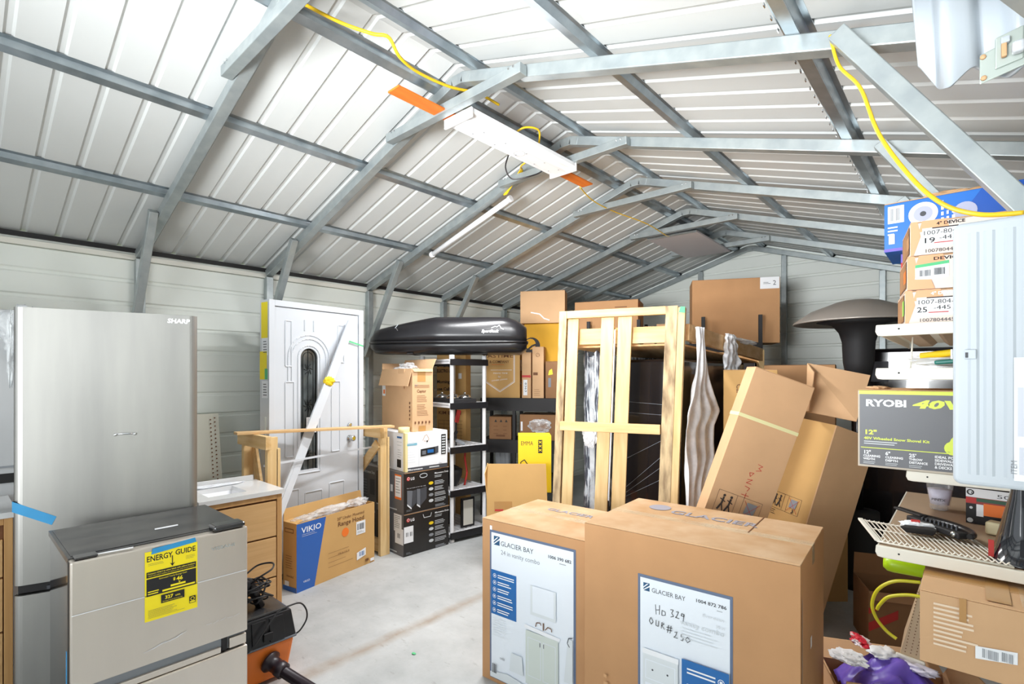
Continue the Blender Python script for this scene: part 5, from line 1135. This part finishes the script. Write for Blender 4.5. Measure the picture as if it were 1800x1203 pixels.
mb = MB(); mb.hexa([(.098,-.026,.0),(.185,-.026,.022),(.185,-.022,.022),(.098,-.022,.0),(.098,-.026,.058),(.185,-.026,.085),(.185,-.022,.085),(.098,-.022,.058)], PL)
mb.hexa([(.120,-.030,.02),(.160,-.030,.028),(.160,-.026,.028),(.120,-.026,.02),(.120,-.036,.078),(.160,-.036,.088),(.160,-.026,.088),(.120,-.026,.078)], PL); pl = mb.build('latch_plate', t, bevel=.002); pl.location = (.004, 0, -.062)
mb = MB(); mb.box((.128,-.044,.035), (.136,-.034,.068), CBL); mb.box((.127,-.046,.060), (.140,-.034,.072), CASE_W); mb.build('latch_lever', pl, bevel=.002)
mb = MB(); mb.box((.142,-.052,.034), (.160,-.034,.056), WPAINT); mb.build('latch_knob', pl, bevel=.005, seg=3)
for x, z in ((.103,.052),(.104,.010),(.175,.076),(.176,.032)):
    mb = MB(); mb.lathe([(.005,0),(.0045,.003),(.001,.004)], (x, -.026, z), CBL, 12, Vector((0,-1,0))); mb.build('rivet', pl)
# taped carton on the lowest shelf
t = carton('taped_carton', 'tan taped carton with a barcode sticker under the cream shelf, lower right', (-.106, 1.876, .731), 0, (.42, .325, .205), CBL, CBL, TAPE)
p = on_front(.42, .325, .205); PW = mat('pale_white_print', (232, 210, 184), .7); p.lines(.030, .170, .13, 10, .0125, .006, PW, 3); p.poly([(.118,.050),(.200,.062),(.200,.094),(.118,.084)], WHITE); p.bars(.132, .058, .165, .082, 12, MIDGREY); p.bars(.170, .062, .192, .086, 8, MIDGREY, 6); p.rect(.085,.14,.10,.205,TAPE); p.build('printing', t)
p = on_top(.42, .325, .205, lift=.0022); p.rect(.14, .02, .19, .30, TAPE); p.rect(.21, .02, .26, .20, TAPEC); p.build('lid_tape', t)
# lime tool with yellow hose
t = thing('hose_reel_tool', 'lime green tube with a looped yellow hose beside the taped carton', 'hose', (0, 0, 0), 0)
t.location = (-.255, 2.62, .77)
mb = MB(); mb.tube([(-.012,0,0),(0,0,0),(.02,.005,0),(.24,.03,0)], [.018,.030,.034,.036], LIME, 20); mb.build('tube_body', t)
mb = MB(); mb.tube([(.10,.06,.045),(.24,.08,.045)], .028, LIME, 16); mb.build('tube_body', t)
mb = MB(); mb.tube(bez([(.11,-.02,-.045),(.03,-.025,-.060),(-.025,-.03,-.105),(-.047,-.03,-.17),(-.035,-.03,-.225),(.0,-.03,-.27),(.035,-.035,-.29)]), .0065, mat('yellow_hose', (214, 206, 40), .35), 10)
mb.tube(bez([(.12,-.04,-.095),(.07,-.04,-.10),(.01,-.04,-.125),(-.02,-.04,-.165),(-.03,-.035,-.19)]), .0065, MATS['yellow_hose'], 10); mb.build('hose', t)
# perforated shelf leaning on edge, cartons and bag at the lower right
mb = MB(); A = [(-.215,2.62,.395),(-.135,2.62,.385),(-.115,2.62,.700),(-.145,2.62,.700)]
mb.hexa([A[0], A[1], (A[1][0],2.86,.41), (A[0][0],2.86,.42), A[3], A[2], (A[2][0],2.86,.70), (A[3][0],2.86,.70)], mat('perforated_cream', (206, 182, 150), .5, var=.1, scale=6))
t = thing('spare_shelf', 'perforated cream shelf propped on its end beside the taped carton', 'shelf', (0,0,0), 0); dm = mb
mb = MB(); mb.hexa([(-.225,2.605,.385),(-.13,2.605,.375),(-.13,2.62,.375),(-.225,2.62,.385),(-.225,2.605,.415),(-.13,2.605,.405),(-.13,2.62,.405),(-.225,2.62,.415)], SHW); mb.build('front_lip', t, bevel=.005)
p = Print((-.215,2.618,.395), (1,0,0), (0,0,1)); p.mb = dm
for i in range(20):
    for j in range(3): p.disc(.020+j*.018+i*.0022, .03+i*.0135, .0022, BRN, 6)
p.build('deck', t)
t = open_carton('open_carton', 'open brown carton on the floor with red stripes, behind the yellow hose', (-.425, 3.50, 0), 22, (.42, .30, .33), CBD, flaps=(140, 12, None, None), fl=(.05,.12,.1,.1))
p = on_front(.42, .30, .33); p.poly([(.0,.10),(.14,.19),(.14,.24),(.0,.15)], RED); p.poly([(.0,.20),(.05,.23),(.0,.235)], RED); p.poly([(.2,.05),(.4,.18),(.4,.23),(.2,.10)], RED); p.build('printing', t)
t = open_carton('open_carton', 'open brown carton holding the purple bag, bottom right beside the wide vanity carton', (-.365, 2.33, 0), 24, (.46, .34, .285), CBL, flaps=(8, 60, 20, 30), fl=(.085, .10, .04, .10))
mb = MB(); mb.grid(lambda u, v: (.04+.36*u, .03+.25*v, .26+.13*math.sin(PI*min(1,max(0,u)))*(.6+.4*math.sin(PI*v))+.045*noise.noise(Vector((u*6, v*6, 2)))), 26, 20, PURP)
bo = mb.build('plastic_bag', solid=.004); bo.parent = None
bo.location = (-.365, 2.33, 0); bo.rotation_euler = (0,0,math.radians(24)); tag(bo, 'shiny purple plastic bag bulging out of the open carton', 'bag')
for k, (x, y, m_, sd) in enumerate(((.06,.16,WHITE,31),(.20,.20,WHITE,32),(.14,.28,mat('red_white_wrapper',(236,232,236),.5,rgb2=(206,40,60),scale=16,sharp=True),33),(.30,.14,mat('pale_lilac_cloth',(210,206,222),.7),34))):
    lab = ('white paper scrap at the left end of the purple bag', 'white crumpled paper across the middle of the purple bag', 'red and white wrapper lying at the back of the purple bag', 'pale lilac cloth at the right end of the purple bag')[k]
    o = crumple('crumpled_paper', None, (0,0,0), (.055,.035,.014), m_, sd, amp=.5); a = math.radians(24)
    o.location = (-.365+math.cos(a)*x-math.sin(a)*y, 2.33+math.sin(a)*x+math.cos(a)*y, .405-.02*(k in (0,3))); o.rotation_euler = (.2,.1,k*.9); tag(o, lab, 'paper')

# ------------------------------------------------------------------ hung from the roof
t = thing('strip_light', 'long white ceiling strip light housing under the ridge', 'ceiling light', (-2.17, 1.86, 2.922), 0)
FW_ = mat('fixture_white', (244, 245, 248), .35)
mb = MB(); W_, L_ = .215, .97
mb.prism([(0,.045),(0,.022),(.022,.010),(.05,.010),(.058,.0),(W_-.058,.0),(W_-.05,.010),(W_-.022,.010),(W_,.022),(W_,.045)], .012, L_-.012, FW_, 'y'); mb.build('housing', t, bevel=.001)
for y0 in (0, L_-.014):
    mb = MB(); mb.box((-.003,y0,-.006), (W_+.003,y0+.014,.047), FW_); mb.build('end_cap', t, bevel=.003)
p = Print((0,0,0), (1,0,0), (0,-1,0), lift=.001); 
p.path([(.10+.035*math.cos(a), -.52+.035*math.sin(a)) for a in [2*PI*i/24 for i in range(25)]], .0012, MIDGREY)
for y in (.15, .33, .52, .70, .85): p.rect(.07, -y, .078, -y+.008, MIDGREY); p.rect(.13, -y-.03, .138, -y-.022, MIDGREY)
p.line(.068, 0-.02, .068, -.95, .001, LTGREY); p.line(.147, -.02, .147, -.95, .001, LTGREY); p.build('knockouts', t)
sl_ = area('strip_light_fill', (-2.062, 2.345, 2.912), (.19, .90), 50, (0, 0, -1), (.98, .99, 1))  # fill light added beneath the housing to brighten floor and boxes
t = thing('light_board', 'orange painted board running above the ceiling strip light', 'board', (-2.185, 1.50, 2.974), 0)
mb = MB(); mb.box((.0,0,0), (.092,1.74,.010), ORPAINT); mb.build('plank', t, bevel=.002)
mb = MB(); mb.tube([(-2.64,2.915,2.905),(-3.00,2.915,2.797),(-3.56,2.915,2.628)], .021, FW_, 18); mb.tube([(-2.62,2.915,2.911),(-2.645,2.915,2.904)], .026, FW_, 18); mb.tube([(-3.555,2.915,2.63),(-3.58,2.915,2.622)], .026, FW_, 18)
tag(mb.build('tube_light'), 'slim white tube light fixed beneath the third left rafter', 'tube light')
area('tube_light_fill', (-3.1, 2.915, 2.735), (.9, .04), 42, (.28, 0, -.96), (.98, .99, 1))  # extra fill added below the tube to lift the dim interior
t = thing('ceiling_panel', 'flat grey panel resting across the far ridge ties', 'panel', (-2.47, 4.86, 2.945), 2)
mb = MB(); mb.box((0,0,0), (.50,1.05,.018), mat('grey_panel', (206, 202, 206), .6)); mb.build('sheet', t, bevel=.002)
mb = MB(); mb.box((-.004,-.006,-.006), (.504,.0,.022), CHROME); mb.build('edge_trim', t)
mb = MB(); mb.tube(bez([(-2.09,.90,3.12),(-2.067,1.021,3.10),(-2.029,1.156,3.08),(-1.965,1.267,3.06),(-1.925,1.326,3.055),(-1.945,1.40,3.01),(-1.99,1.543,3.02),(-2.01,1.76,3.05),(-2.0,1.95,3.09),(-1.98,2.1,3.08)]), .0075, YCAB, 8)
tag(mb.build('electric_cable'), 'yellow electric cable sagging along the near ridge', 'cable')
mb = MB(); mb.tube(bez([(-.32,1.83,2.60),(-.297,1.83,2.498),(-.232,1.75,2.371),(-.178,1.65,2.188),(-.109,1.6,2.043),(-.048,1.55,1.95),(.014,1.45,1.888),(.08,1.42,1.87)]), .005, YCAB, 10)
tag(mb.build('electric_cable'), 'yellow electric cable hanging beside the right brace down to the case', 'cable')
mb = MB(); mb.tube(bez([(-1.12,1.93,2.925),(-1.0,1.93,2.905),(-.75,1.93,2.82),(-.55,1.93,2.752),(-.47,1.93,2.72)]), .008, YCAB, 8); tag(mb.build('electric_cable'), 'yellow electric cable lying along the top of the right rafter', 'cable')
mb = MB()
for dx in (0, .012, -.012): mb.tube(bez([(-2.66+dx,2.89,2.94),(-2.56+dx,2.86,2.99),(-2.42,2.80+dx,3.03),(-2.30,2.66,2.99),(-2.19+dx,2.60,2.975)]), .006, YCAB, 8)
tag(mb.build('electric_cable'), 'bunch of yellow cables between the strip light and the tube light', 'cable')
mb = MB(); mb.tube(bez([(-2.18,2.40,2.95),(-2.25,2.45,2.90),(-2.30,2.58,2.88),(-2.22,2.72,2.93),(-2.16,2.76,2.97)]), .005, CORD, 8); tag(mb.build('power_cord'), 'black cord looping out from under the strip light', 'cable')
mb = MB(); mb.tube(bez([(-2.06,2.30,3.00),(-1.98,2.32,3.03),(-1.95,2.42,3.04),(-2.03,2.52,3.01),(-2.06,2.55,3.0)]), .006, YCAB, 8); tag(mb.build('electric_cable'), 'small yellow cable loop with a red cap above the strip light', 'cable')
mb = MB(); mb.tube(bez([(-2.18,3.20,2.965),(-2.26,3.5,2.96),(-2.30,3.9,2.975),(-2.25,4.4,2.97),(-2.28,4.9,2.96)]), .0045, YCAB, 8); tag(mb.build('electric_cable'), 'thin yellow cable strung from the orange board to the grey panel', 'cable')
# litter on the floor
for k, (x, y, m_, lab) in enumerate(((-1.98, 2.35, WHITE, 'small white paper scrap on the floor by the tall vanity carton'), (-2.3, 1.75, GRN, 'tiny green scrap on the concrete near the front'))):
    o = crumple('floor_scrap', None, (0,0,0), (.012,.008,.002), m_, 40+k); o.location = (x, y, .004); tag(o, lab, 'scrap')
